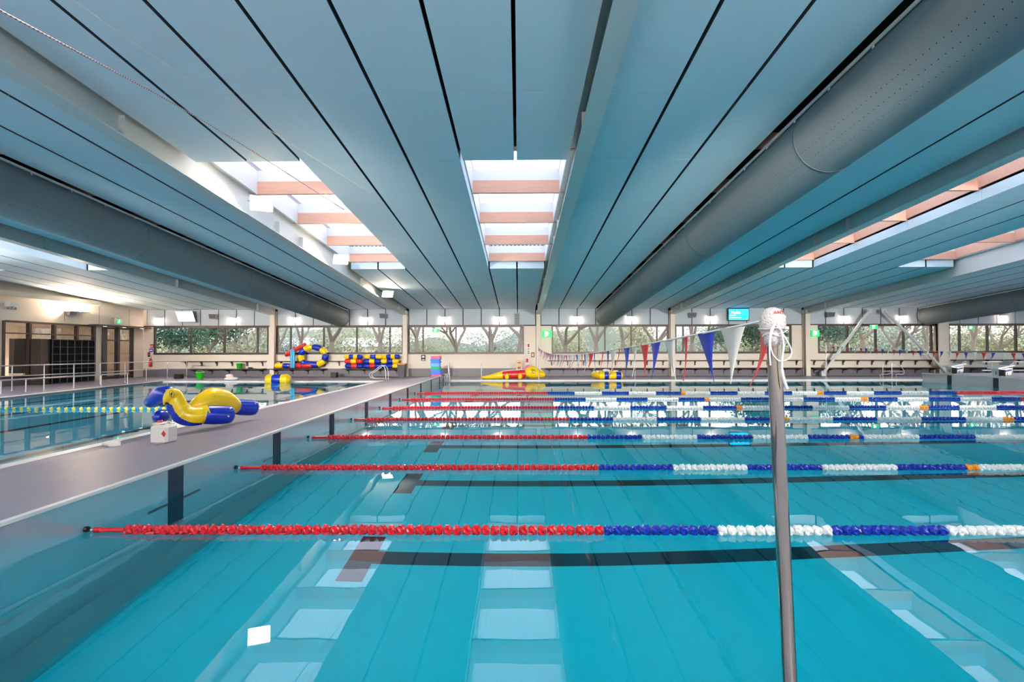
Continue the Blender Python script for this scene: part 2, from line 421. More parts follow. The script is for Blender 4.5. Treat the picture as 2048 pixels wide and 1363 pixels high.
# beams and columns
BX = [bx - .155 for bx in BAYS[1:]]
BLAB = ['steel beam nearest the left wall', 'steel beam with three floodlights left of the middle', 'central steel beam over the pool', 'steel beam right of the near grey duct',
        'steel beam over the far right skylight', 'steel beam at the far right by the last duct']
for i, bx in enumerate(BX):
    t = thing('steel_beam', (bx, 10, cz(10)), 'pale painted ' + BLAB[i] + ', running to the window wall', 'beam', 'roof beams', 'structure')
    mb = MB(); mb.slope(bx - .014, bx + .014, BACK, YW, -.36, .3); mb.build('web', M_beam, t)
    mb = MB(); mb.slope(bx - .145, bx + .145, BACK, YW, -.385, -.36); mb.build('bottom_flange', M_beam, t)
    mb = MB(); mb.slope(bx - .13, bx + .13, BACK, YW, .3, .33); mb.build('top_flange', M_beam, t)
    for y in (1.5, 8.8, 14.6, 16.2, 22.5, 29.5):
        mb = MB(); mb.slope(bx - .12, bx + .12, y, y + .015, -.36, .0); mb.build('stiffener', M_beam, t)
CLAB = ['column by the left end of the window wall', 'column right of the stacked tubes', 'column in the middle of the window wall behind the near bunting end', 'column right of the round duct end', 'column beside the diagonal brace', 'wide column by the starting blocks']
for i, bx in enumerate(BX):
    t = thing('steel_column', (bx, YW - .25, .05), 'pale painted ' + CLAB[i], 'column', 'columns along the window wall', 'structure')
    hw = .13 if i < 5 else .30
    mb = MB(); mb.box(bx - hw, bx + hw, YW - .42, YW - .385, .05, cz(YW) - .1); mb.build('flange', M_wall, t)
    mb = MB(); mb.box(bx - .012, bx + .012, YW - .385, YW - .02, .05, cz(YW) - .1); mb.build('web', M_wall, t)
    mb = MB(); mb.box(bx - hw, bx + hw, YW - .03, YW - .002, .05, cz(YW) - .1); mb.build('flange', M_wall, t)
    mb = MB(); mb.box(bx - hw - .03, bx + hw + .03, YW - .45, YW - .01, .05, .075); mb.build('base_plate', M_beam, t)
# diagonal braces
for (xa, za, xb, zb, lab) in ((18.0, .25, 20.75, 3.92, 'left'), (25.2, .25, 21.6, 3.92, 'right')):
    mb = MB(); mb.tube([(xa, YW - .6, za), (xb, YW - .6, zb)], .085, 14)
    t = thing('diagonal_brace', (xa, YW - .6, za), 'pale round diagonal brace, %s one of the pair in front of the right windows' % lab, 'brace', kind='structure')
    mb.build('brace_tube', M_beam, t)
    mb = MB(); mb.box(xb - .14, xb + .14, YW - .612, YW - .588, zb - .16, zb + .1); mb.build('gusset', M_beam, t)
    mb = MB(); mb.box(xa - .12, xa + .12, YW - .612, YW - .588, .05, za + .1); mb.build('gusset', M_beam, t)
# ------------------------------------------------------------------ far wall with its windows
WINS = [(-22.26, -15.22, 4), (-14.75, -7.0, 4), (-6.71, .33, 4), (2.0, 9.06, 5), (9.45, 16.45, 5), (18.03, 25.15, 5), (25.8, 32.6, 4)]
MUL = {0: [381, 448.5, 514.8], 1: [581, 647.4, 713.4, 779.6], 2: [846, 912, 978.5], 3: [1158, 1210, 1262.6, 1314.3], 4: [1366.7, 1418.6, 1471.5, 1524], 5: [1695.5, 1752, 1808, 1863.5], 6: [1920, 1976, 2032.8]}
ZB, ZT = 1.42, 3.09
wall = thing('wall_far', (0, YW, 0), kind='structure', label='far wall with a ribbon of windows, beige below and white cladding above')
mb = MB(); mb.box(WX - .3, RX + .2, YW, YW + .2, -.1, ZB); mb.build('lower_wall', M_wall, wall)
mb = MB(); mb.box(WX - .3, RX + .2, YW, YW + .2, ZT, 5.1); mb.build('upper_wall', M_dark, wall)
xs = [WX - .3] + [v for a, b, n in WINS for v in (a, b)] + [RX + .2]
for i in range(0, len(xs), 2):
    mb = MB(); mb.box(xs[i], xs[i + 1], YW, YW + .2, ZB, ZT); mb.build('wall_pier', M_wall, wall)
mb = MB(); mb.box(WX, RX, YW - .012, YW - .001, .05, .53); mb.build('wainscot', M_wain, wall)
mb = MB(); mb.box(WX, -22.68, YW - .05, YW - .001, ZT + .06, 4.13); mb.build('cladding_panel', M_wall, wall)
for j, bx in enumerate(BAYS):
    for c in range(7):
        x0 = bx + c * W
        if x0 + W > RX: continue
        mb = MB(); mb.box(x0 + .025, x0 + W - .025, YW - .05, YW - .001, ZT + .06, 4.13); mb.build('cladding_panel', M_cladw, wall)
def px2x(px, y):   # x on plane Y=y seen at that column, eye height
    best = 0.0
    for _ in range(6):
        s = screen(best, y, 2.0); best += (px - s[0]) * s[2] / 1050.32
    return best
for i, (a, b, n) in enumerate(WINS):
    t = thing('window_%d' % (i + 1), ((a + b) / 2, YW, ZB), kind='structure', label='long dark-framed window number %d from the left in the far wall' % (i + 1))
    cuts = [a] + [px2x(m, YW) for m in MUL[i]] + [b]
    mb = MB(); mb.box(a, b, YW - .03, YW + .12, ZT - .07, ZT + .04); mb.build('frame_head', M_frame, t)
    mb = MB(); mb.box(a, b, YW - .04, YW + .12, ZB - .03, ZB + .09); mb.build('frame_sill', M_frame, t)
    for x0 in (a, b - .09):
        mb = MB(); mb.box(x0, x0 + .09, YW - .03, YW + .12, ZB + .09, ZT - .07); mb.build('frame_jamb', M_frame, t)
    for x0 in cuts[1:-1]:
        mb = MB(); mb.box(x0 - .04, x0 + .04, YW - .02, YW + .12, ZB + .09, ZT - .07); mb.build('mullion', M_frame, t)
    for x0, x1 in zip(cuts[:-1], cuts[1:]):
        mb = MB(); mb.box(x0 + .04, x1 - .04, YW + .06, YW + .066, ZB + .09, ZT - .07); mb.build('pane', M_glass, t)
# ------------------------------------------------------------------ left wall with glazed screen and doors
lw = thing('wall_left', (WX, 10, 0), kind='structure', label='pale left wall with a glazed screen and double door')
G0, G1, D0, D1 = 23.02, 28.15, 28.6, 30.95
mb = MB(); mb.box(WX - .2, WX, BACK, G0, -.1, 7.2); mb.build('wall_length', M_wall, lw)
mb = MB(); mb.box(WX - .2, WX, G1, D0, -.1, 7.2); mb.build('wall_pier', M_wall, lw)
mb = MB(); mb.box(WX - .2, WX, D1, YW, -.1, 7.2); mb.build('wall_pier', M_wall, lw)
mb = MB(); mb.box(WX - .2, WX, G0, G1, 3.0, 7.2); mb.build('wall_head', M_wall, lw)
mb = MB(); mb.box(WX - .2, WX, D0, D1, 3.0, 7.2); mb.build('wall_head', M_wall, lw)
mb = MB(); mb.box(WX - .2, WX, G0, G1, -.1, .42); mb.build('wall_plinth', M_wain, lw)
mb = MB(); mb.box(WX, WX + .012, BACK, G0, .05, .53); mb.build('wainscot', M_wain, lw)
mb = MB(); mb.box(WX, WX + .35, 20.0, 28.1, 4.08, 4.32); mb.build('cornice_box', M_wall, lw)
for y in (26.2, 28.4, 30.6):
    mb = MB(); mb.box(WX + .002, WX + .006, y, y + .02, 3.1, 4.05); mb.build('wall_joint', M_wain, lw)
gs = thing('window_8', (WX, 25.6, .42), kind='structure', label='glazed internal screen in the left wall behind the black cabinet')
for y in (G0, 24.28, 25.6, 26.92, G1 - .12):
    mb = MB(); mb.box(WX - .12, WX + .05, y, y + .12, .42, 3.0); mb.build('mullion', M_frame, gs)
for z0, z1 in ((.42, .52), (2.42, 2.47), (2.93, 3.02)):
    mb = MB(); mb.box(WX - .1, WX + .04, G0 + .12, G1 - .12, z0, z1); mb.build('transom', M_frame, gs)
for y in (G0, 24.28, 25.6, 26.92):
    mb = MB(); mb.box(WX - .04, WX - .034, y + .12, y + 1.2, .52, 2.42); mb.build('pane', M_glass2, gs)
    mb = MB(); mb.box(WX - .04, WX - .034, y + .12, y + 1.2, 2.47, 2.93); mb.build('pane', M_glass2, gs)
ds = thing('door_1', (WX, 29.8, .05), kind='structure', label='dark-framed glazed double door in the left wall')
for a, b in ((D0, D0 + .3), (29.68, 29.84), (D1 - .12, D1)):
    mb = MB(); mb.box(WX - .12, WX + .05, a, b, .05, 3.0); mb.build('door_frame', M_frame, ds)
for a, b in ((D0 + .3, 29.68), (29.84, D1 - .12)):
    mb = MB()
    for z0, z1 in ((.06, .22), (2.2, 2.26), (2.86, 2.95)): mb.box(WX - .08, WX + .02, a, b, z0, z1)
    for y in (a, b - .07): mb.box(WX - .08, WX + .02, y, y + .07, .22, 2.86)
    mb.build('door_leaf', M_frame, ds)
    mb = MB(); mb.box(WX - .04, WX - .034, a + .07, b - .07, .22, 2.86); mb.build('pane', M_glass2, ds)
mb = MB(); mb.box(WX, WX + .55, 27.7, 31.7, 2.97, 3.06); mb.build('canopy', M_frame, ds)
for y in (28.3, 29.7, 31.1):
    mb = MB(); mb.box(WX + .3, WX + .42, y, y + .12, 2.955, 2.97); mb.build('downlight', M_swhite, ds)
# room beyond the glazed screen
for nm_, q in (('wall_foyer', (-27.2, -27.0, 20, 33, -.1, 3.4)), ('wall_foyer', (-27.0, WX - .2, 19.8, 20, -.1, 3.4)), ('wall_foyer', (-27.0, WX - .2, 33, 33.2, -.1, 3.4)), ('ceiling_foyer', (-27.2, WX - .2, 20, 33, 3.4, 3.5)), ('floor_foyer', (-27.2, WX - .2, 20, 33, -.12, .04))):
    mb = MB(); mb.box(*q); mb.build(nm_, M_wall, kind='structure')
mb = MB(); mb.box(-26.99, -26.95, 23.2, 27.0, 1.2, 2.7); mb.build('window_9', M_line, kind='structure')
# back and right walls
mb = MB(); mb.box(WX - .3, RX + .2, BACK - .2, BACK, -.1, 8.2); mb.build('wall_back', M_wall, kind='structure')
mb = MB(); mb.box(RX, RX + .2, BACK, YW, -.1, 8.2); mb.build('wall_right', M_wall, kind='structure')
# ------------------------------------------------------------------ floor and basins
LE = [(-17.45, 3.0), (-17.5, 17.5), (-18.1, 22.6), (-18.5, 27.2)]       # left edge of the leisure pool
floor = thing('floor', (0, 0, 0), kind='structure', label='grey-mauve pool deck')
def walk_z(x, y):
    t = min(1, max(0, (x + 6.75) / 2.84)); s = min(1, max(0, (28.2 - y) / 1.4)) if y > 26.8 else 1
    return .05 + .283 * t * s
mb = MB(); vs = []; fs = []
xs = [-7.05, -6.75, -6.0, -5.2, -4.5, XL - .05]; ys = [-3, 5, 10, 15, 20, 25, 26.8, 27.0, 27.3, 27.7, 28.2]
for y in ys:
    for x in xs: vs.append((x, y, walk_z(x, y)))
nx = len(xs)
for i in range(len(ys) - 1):
    for j in range(nx - 1): fs.append((i * nx + j, i * nx + j + 1, (i + 1) * nx + j + 1, (i + 1) * nx + j))
nb = len(vs); vs += [(v[0], v[1], -.4) for v in vs]
fs += [(b_[0] + nb, b_[3] + nb, b_[2] + nb, b_[1] + nb) for b_ in list(fs)]
for i in range(len(ys) - 1):
    a, b = i * nx, (i + 1) * nx; fs.append((a, b, b + nb, a + nb)); a += nx - 1; b += nx - 1; fs.append((b, a, a + nb, b + nb))
mb.add(vs, fs); mb.build('walkway', M_deck, floor)
mb = MB(); mb.box(WX, -7.05, 27.2, YW, -.3, .05); mb.box(-7.05, RX, 28.2, YW, -.3, .05); mb.box(XL - .05, RX, YF, 28.2, -.3, .05)
mb.build('far_deck', M_deck, floor)
mb = MB(); vs = [(WX, 3, .05)] + [(x, y, .05) for x, y in LE] + [(WX, 27.2, .05)]
mb.add(vs + [(x, y, -.3) for x, y, z in vs], [tuple(range(6)), tuple(range(11, 5, -1))] + [(i, i + 6, (i + 1) % 6 + 6, (i + 1) % 6) for i in range(6)])
mb.build('left_deck', M_deck, floor)
mb = MB(); mb.box(WX, -7.05, BACK, 3.0, -.3, .05); mb.box(-7.05, RX, BACK, -3, -.3, .05); mb.box(XL - .05, RX, -3, YN, -.3, .05); mb.build('near_deck', M_deck, floor)
mb = MB(); mb.box(XR + .05, RX, YN, 27.7, -.3, .375); mb.build('raised_deck', M_deck, floor)
# coping strips
mb = MB()
for a, b in zip(ys[:8], ys[1:9]):
    mb.hexa([(XL - .05, a, walk_z(-4, a) - .02), (XL + .012, a, walk_z(-3.9, a) - .02), (XL + .012, b, walk_z(-3.9, b) - .02), (XL - .05, b, walk_z(-4, b) - .02),
             (XL - .05, a, walk_z(-3.9, a) + .008), (XL + .012, a, walk_z(-3.9, a) + .008), (XL + .012, b, walk_z(-3.9, b) + .008), (XL - .05, b, walk_z(-3.9, b) + .008)])
mb.build('pool_edge_lip', M_lip, floor)
mb = MB(); mb.box(XL - .3, XR, YF - .03, YF + .22, -.1, .056); mb.build('far_edge_grating', M_lip, floor)
mb = MB(); mb.box(XR - .012, XR + .08, YN, YF + .03, .35, .388); mb.build('bulkhead_lip', M_lip, floor)
mb = MB(); mb.box(-7.30, -7.05, 3, 27.2, -.05, .035); mb.build('gutter_grating', M_lip, floor)
mb = MB(); mb.box(-7.05, -6.98, 3, 27.2, .04, .056); mb.build('gutter_trim', M_lip, floor)
mb = MB(); mb.box(-18.6, -7.05, 27.12, 27.32, -.05, .056); mb.build('gutter_grating', M_lip, floor)
for x in (-15.9, -13.35, -10.8, -8.45):
    mb = MB(); mb.box(x - .14, x + .14, 27.15, 27.24, .05, .062); mb.build('black_edge_tile', M_black, floor)
mb = MB()
for (xa, ya), (xb, yb) in zip(LE[:-1], LE[1:]):
    mb.hexa([(xa - .25, ya, -.05), (xa, ya, -.05), (xb, yb, -.05), (xb - .25, yb, -.05), (xa - .25, ya, .06), (xa, ya, .06), (xb, yb, .06), (xb - .25, yb, .06)])
mb.build('gutter_grating', M_lip, floor)
# main basin
DEEP = 1.90
basin = thing('pool_basin', ((XL + XR) / 2, 15, -DEEP), kind='structure', label='stainless steel lap pool basin with pale blue floor', cat='pool')
mb = MB(); mb.box(XL - .1, XR + .1, YN - .1, YF + .1, -DEEP - .2, -DEEP); mb.build('pool_floor', M_tile, basin)
mb = MB(); mb.box(XL - .045, XL, YN, 27.0, -DEEP, .315); mb.build('left_wall_plate', M_steel, basin)
mb = MB(); mb.box(XL - .045, XL, 27.0, YF + .05, -DEEP, -.01); mb.build('left_wall_plate', M_steel, basin)
mb = MB(); mb.box(XR, XR + .045, YN, YF + .03, -DEEP, .37); mb.build('right_wall_plate', M_steel, basin)
mb = MB(); mb.box(XL, XR, YF, YF + .05, -DEEP, -.02); mb.build('far_wall_plate', M_steel, basin)
mb = MB(); mb.box(XL, XR, YN - .05, YN, -DEEP, -.02); mb.build('near_wall_plate', M_steel, basin)
mb = MB(); mb.box(XL, XL + .035, YN, YF, -1.22, -1.18); mb.build('wall_ledge', M_steel, basin)
mb = MB(); mb.box(XL, XL + .30, YN, YF, -DEEP, -DEEP + .12); mb.build('floor_kerb', M_steel, basin)
for k in range(10):
    yc = 3.47 + 2.5 * k
    mb = MB(); mb.box(XL + 2, XR - 2, yc - .14, yc + .14, -DEEP, -DEEP + .004); mb.build('lane_line', M_line, basin)
    for x in (XL + 2, XR - 2.28):
        mb = MB(); mb.box(x, x + .28, yc - .5, yc + .5, -DEEP, -DEEP + .005); mb.build('lane_end_bar', M_line, basin)
    for x0, x1, zt in ((XL, XL + .006, .30), (XR - .006, XR, .36)):
        mb = MB(); mb.box(x0, x1, yc - .13, yc + .13, -1.2, zt); mb.build('wall_stripe', M_line, basin)
        mb = MB(); mb.box(x0 - (.002 if x0 > 0 else -.002), x1 + (.002 if x0 < 0 else -.002), yc - .45, yc + .45, -.33, -.24); mb.build('wall_cross', M_line, basin)
# leisure basin
lb = thing('leisure_basin', (-12.5, 15, -1.2), kind='structure', label='leisure pool basin left of the walkway', cat='pool')
mb = MB(); mb.box(-18.8, -7.2, 2.9, 27.3, -1.35, -1.2); mb.build('pool_floor', M_tile2, lb)
mb = MB(); mb.box(-7.3, -7.2, 3, 27.2, -1.2, -.06); mb.build('right_wall', M_tile2, lb)
mb = MB(); mb.box(-18.8, -7.2, 27.13, 27.2, -1.2, -.06); mb.box(-18.8, -7.2, 2.9, 3.0, -1.2, -.06); mb.build('end_wall', M_tile2, lb)
mb = MB()
for (xa, ya), (xb, yb) in zip(LE[:-1], LE[1:]):
    mb.hexa([(xa - .2, ya, -1.2), (xa, ya, -1.2), (xb, yb, -1.2), (xb - .2, yb, -1.2), (xa - .2, ya, -.06), (xa, ya, -.06), (xb, yb, -.06), (xb - .2, yb, -.06)])
mb.build('left_wall', M_tile2, lb)
for x in (-8.6, -11.4, -14.1, -16.4):
    mb = MB(); mb.box(x - .11, x + .11, 4, 26.4, -1.2, -1.195); mb.build('lane_line', M_line, lb)
# water
def water(name, pts, m, d, z, lab):
    n = len(pts); mb = MB()
    vs = [(x, y, z) for x, y in pts] + [(x, y, -d - .05) for x, y in pts]
    mb.add(vs, [tuple(range(n)), tuple(range(2 * n - 1, n - 1, -1))] + [(i, i + n, (i + 1) % n + n, (i + 1) % n) for i in range(n)])
    return tag(mb.build(name, m), lab, 'water', kind='stuff')
water('pool_water', [(XL - .02, YN - .02), (XR + .02, YN - .02), (XR + .02, YF + .02), (XL - .02, YF + .02)], M_water, DEEP, 0.0, 'still clear turquoise water of the lap pool')
water('leisure_water', [(-17.55, 2.98), (-7.28, 2.98), (-7.28, 27.15), (-18.6, 27.15), (-18.2, 22.6), (-17.6, 17.5)], M_water2, 1.2, 0.0, 'still blue water of the leisure pool on the left')
# ================================================================== helpers for placed things
Rm = cam.matrix_world.to_3x3()
def pt(px, py, Y):      # the point at depth Y seen at that place
    d = Rm @ Vector(((px - 1025.74) / 1050.32, -(py - 681.5) / 1050.32, -1.0))
    t = Y / d.y; return Vector((d.x * t, Y, EYE + d.z * t))
# ================================================================== lane ropes
def float_mesh(L=.077, R=.056, n=12, rings=5, name='float'):
    vs = []; fs = []
    for i in range(rings):
        x = L * i / (rings - 1) - L / 2; e = (.62, 1.0, .9, 1.0, .62)[i]
        for j in range(n):
            a = 2 * PI * j / n; r = R * e * (1.0 if (j - i) % 4 < 2 else .78 if (j - i) % 4 == 2 else .52)
            vs.append((x, r * math.cos(a), r * math.sin(a)))
    for i in range(rings - 1):
        for j in range(n): fs.append((i * n + j, i * n + (j + 1) % n, (i + 1) * n + (j + 1) % n, (i + 1) * n + j))
    fs += [tuple(range(n - 1, -1, -1)), tuple(range((rings - 1) * n, rings * n))]
    return vs, fs
FV, FF = float_mesh()
FCOL = {'red': M_red, 'blue': M_blue, 'white': M_white, 'orange': M_orange}
FM = {}
for k, m in FCOL.items():
    me = bpy.data.meshes.new('float_' + k); me.from_pydata(FV, [], FF); me.materials.append(m); FM[k] = me
RB = [.753, 1.099, 1.229, 1.14, 1.10, 1.21, 1.12]
def rope_col(x, r0):
    if x < r0: return 'red'
    if x > 16.28: return 'red'
    if 6.03 + (r0 - 1.15) * .3 < x < 6.24 + (r0 - 1.15) * .3 or 11.14 < x < 11.33: return 'orange'
    return 'blue' if int((x - r0) / 1.01) % 2 == 0 else 'white'
ORD = ['nearest', 'second nearest', 'third nearest', 'fourth nearest', 'third farthest', 'second farthest', 'farthest']
PITCH = .0842
for k in range(7):
    y = 4.718 + 2.5 * k; r0 = RB[k]
    t = thing('lane_rope', (XL, y, .02), 'red, blue and white lane rope across the pool, the %s of the seven' % ORD[k], 'lane rope', 'lane ropes across the lap pool')
    mb = MB(); mb.tube([(XL + .05, y, .024), (XR - .05, y, .024)], .008, 6); mb.build('cable', M_cord, t)
    for sx, xw in ((1, XL), (-1, XR)):
        mb = MB(); mb.tube([(xw + sx * .14, y, .024), (xw + sx * .36, y, .024)], .021, 10); mb.build('end_sleeve', M_red, t)
        mb = MB(); mb.tube([(xw + sx * .09, y, .024), (xw + sx * .14, y, .024)], .026, 8, rnd=.6); mb.build('end_knob', M_red, t)
        mb = MB(); mb.tube([(xw + sx * .001, y - .0, .03), (xw + sx * .03, y, .03)], .026, 12); mb.build('wall_anchor', M_black, t)
    x = XL + .36 + .05; runs = {}; n_ind = 0
    while x < XR - .42:
        c = rope_col(x, r0); s = screen(x, y, .02)
        if k < 3 and s and -20 < s[0] < 2070:
            o = bpy.data.objects.new('float', FM[c]); COL.objects.link(o); o.parent = t
            o.location = (x - XL, 0, random.uniform(-.002, .004)); o.rotation_euler = (random.uniform(0, 6.28), 0, 0)
        else:
            sec = (c, int((x - r0 + 100) / 1.01) if c in ('blue', 'white') else 0 if x < 5 else 1)
            if sec not in runs: runs[sec] = MB()
            a = random.uniform(0, 6.28); ca, sa = math.cos(a), math.sin(a)
            runs[sec].add([(x + v[0], y + v[1] * ca - v[2] * sa, .022 + v[1] * sa + v[2] * ca) for v in FV], FF)
        x += PITCH
    for (c, _), mb in runs.items(): mb.build('float_run', FCOL[c], t, kind='stuff')
# yellow and blue rope across the leisure pool
t = thing('leisure_rope', (-17.4, 14.5, .02), 'yellow and blue float rope across the leisure pool on the left', 'lane rope')
mb = MB(); mb.tube([(-17.45, 14.5, .025), (-7.3, 14.5, .025)], .01, 6); mb.build('cable', M_cord, t)
x = -17.3; i = 0; meY = {}
for nm, m in (('yellow', M_yel), ('blue', M_cyanp)):
    me = bpy.data.meshes.new('float_' + nm); me.from_pydata([(v[0] * 1.15, v[1] * .95, v[2] * .95) for v in FV], [], FF); me.materials.append(m); meY[nm] = me
while x < -7.5:
    o = bpy.data.objects.new('float', meY['yellow' if i % 2 else 'blue']); COL.objects.link(o); o.parent = t; o.location = (x + 17.4, 0, .01)
    x += .105; i += 1
# ================================================================== bunting lines
def flag_mesh(name, m, curl, wd=.17, ln=.28):
    vs = []; n = 7
    for i in range(n + 1):
        f = i / n; hw = wd / 2 * (1 - f) ** 1.6 + .007 * (1 - f * .5)
        off = curl * f ** 2.2
        vs += [(off * 1.0 - .0, -hw, -ln * f), (off + .004, hw * 1.0, -ln * f)]
        vs += [(off + .004, -hw, -ln * f), (off + .008, hw, -ln * f)]
    fs = []
    for i in range(n):
        a = i * 4; b = a + 4
        fs += [(a, a + 1, b + 1, b), (a + 2, b + 2, b + 3, a + 3), (a, b, b + 2, a + 2), (a + 1, a + 3, b + 3, b + 1)]
    me = bpy.data.meshes.new(name); me.from_pydata(vs, [], fs); me.materials.append(m)
    for p_ in me.polygons: p_.use_smooth = True
    return me
FLG = [[flag_mesh('flag', m, c) for c in (-.09, -.03, .02, -.06)] for m in (M_flagr, M_flagw, M_flagb)]
def bunting(x, pts, lab, start, y0, y1, rnd):
    t = thing('bunting_line', (x, pts[0][0], pts[0][1]), lab, 'bunting', 'backstroke bunting lines')
    def zz(y):
        for (a, za), (b, zb) in zip(pts[:-1], pts[1:]):
            if a <= y <= b: return za + (zb - za) * (y - a) / (b - a)
        return pts[-1][1]
    mb = MB(); mb.tube([(x, a, b) for a, b in pts], .006, 6); mb.build('cord', M_cord, t)
    y = y0; i = start
    while y < y1:
        o = bpy.data.objects.new('flag', FLG[i % 3][random.randrange(4)]); COL.objects.link(o); o.parent = t
        o.location = (0, y - pts[0][0], zz(y) - pts[0][1])
        o.rotation_euler = (random.uniform(-.08, .08), random.uniform(-.1, .1), random.uniform(-.2, .3) * rnd)
        y += .365; i += 1
def smooth_sag(ya, za, yb, zb, zm):
    n = 24; r = []
    for i in range(n + 1):
        f = i / n; r.append((ya + (yb - ya) * f, za + (zb - za) * f - (zm) * 4 * f * (1 - f)))
    return r
bunting(1.06, smooth_sag(2.1, 1.765, 27.9, 1.75, .26), 'long line of red, white and blue pennants from the near pole across the pool', 0, 2.26, 27.7, 1.0)
bunting(16.25, smooth_sag(3.0, 1.78, 27.9, 1.80, .30), 'line of red, white and blue pennants at the right end of the pool', 0, 3.2, 27.7, .5)
# poles
t = thing('bunting_pole', (1.07, 2.1, .05), 'leaning polished steel pole in the foreground with a white cap tied with cord', 'pole')
def pole_at(f): return (1.0735 - .062 * f, 2.1, .05 + 1.71 * f)
mb = MB(); mb.tube([pole_at(0), pole_at(.5), pole_at(.96)], .027, 28); mb.build('shaft', M_chrome, t)
mb = MB(); mb.lathe([(.001, 0), (.06, 0), (.06, .02), (.03, .05), (.029, .09), (.001, .09)], (1.0735, 2.1, .05), 20); mb.build('base_socket', M_rail, t)
cx_, cz_ = pole_at(1)[0] - .001, 1.76
hat = thing('swim_cap', (cx_, 2.1, 1.70), 'white rubber swim cap stretched over the top of the foreground pole', 'cap')
mb = MB(); prof = [(.029, -.05), (.032, -.02), (.036, .0), (.045, .01), (.049, .03), (.048, .055), (.041, .078), (.028, .094), (.012, .1015), (.001, .103)]
mb.lathe(prof, (cx_, 2.1, 1.70), 28); o = mb.build('cap_shell', M_cap, hat)
mb = MB(); mb.tube([(cx_ + .05 * math.cos(a), 2.1 + .05 * math.sin(a), 1.716 + .002 * math.sin(3 * a)) for a in [2 * PI * i / 24 for i in range(24)]], .0035, 6, closed=True); mb.build('rolled_edge', M_cap, hat)
for ch, a in zip('ANTI', (-1.78, -1.45, -1.12, -.86)):
    text('lettering', ch, .0185, (cx_ + .0450 * math.cos(a), 2.1 + .0450 * math.sin(a), 1.779), (PI / 2 - .5, 0, a + PI / 2), M_inkred, hat, .0008)
mb = MB()
mb.tube([(cx_ + .034 * math.cos(a), 2.1 + .034 * math.sin(a), 1.69 + .006 * math.sin(2 * a)) for a in [2 * PI * i / 20 for i in range(20)]], .005, 6, closed=True)
mb.tube([(cx_ + .036 * math.cos(a), 2.1 + .036 * math.sin(a), 1.70 + .006 * math.cos(2 * a)) for a in [2 * PI * i / 20 for i in range(20)]], .005, 6, closed=True)
cord = thing('tie_cord', (cx_, 2.06, 1.69), 'white cord knotted below the cap with a hanging loop and tail', 'cord')
mb.build('wrap', M_cord, cord)
def P2(pts, Y=2.05): return [pt(x, y, Y + dy) for x, y, dy in pts]
def spline(P, n=6):
    P = [Vector(p) for p in P]; Q = [P[0] * 2 - P[1]] + P + [P[-1] * 2 - P[-2]]; r = []
    for i in range(1, len(Q) - 2):
        for k in range(n):
            t_ = k / n; a, b, c, d = Q[i - 1:i + 3]
            r.append(.5 * ((2 * b) + (c - a) * t_ + (2 * a - 5 * b + 4 * c - d) * t_ ** 2 + (3 * b - a - 3 * c + d) * t_ ** 3))
    return r + [P[-1]]
mb = MB(); mb.tube(spline(P2([(1551, 647, 0), (1543, 668, -.01), (1541, 690, -.01), (1546, 708, -.01), (1556, 720, 0), (1568, 721, 0), (1580, 714, 0), (1583, 702, 0), (1578, 688, 0), (1566, 668, 0), (1552, 650, 0)])), .0028, 6); mb.build('loop', M_cord, cord)
mb = MB(); mb.tube(spline(P2([(1553, 645, 0), (1562, 662, .0), (1567, 690, .0), (1564, 715, 0), (1564, 740, 0), (1568, 760, 0), (1574, 777, 0)])), [.004] * 24 + [.006] * 13, 6, flat=1.4); mb.build('tail', M_cord, cord)
mb = MB(); mb.tube(spline(P2([(1550, 646, 0), (1541, 664, -.01), (1539, 700, -.01), (1541, 730, -.01)])), .003, 6); mb.build('strand', M_cord, cord)
for (x, zt, lab, r) in ((1.06, 1.80, 'thin steel pole at the far pool edge holding the far end of the near bunting', .02), (6.17, 2.06, 'thin steel pole on the far deck beside the yellow and blue raft', .018), (16.25, 1.84, 'thin steel pole at the far edge left of the steel bulkhead', .02)):
    t = thing('bunting_pole', (x, 27.95, .05), lab, 'pole', 'poles on the far pool edge')
    mb = MB(); mb.tube([(x, 27.95, .05), (x, 27.95, zt)], r, 10); mb.build('shaft', M_rail, t)
    mb = MB(); mb.lathe([(.001, 0), (.06, 0), (.055, .03), (.001, .035)], (x, 27.95, .05), 14); mb.build('base_socket', M_rail, t)
    mb = MB(); mb.ball((x, 27.95, zt), r * 1.5, n=10, k=6); mb.build('pole_knob', M_cap, t)
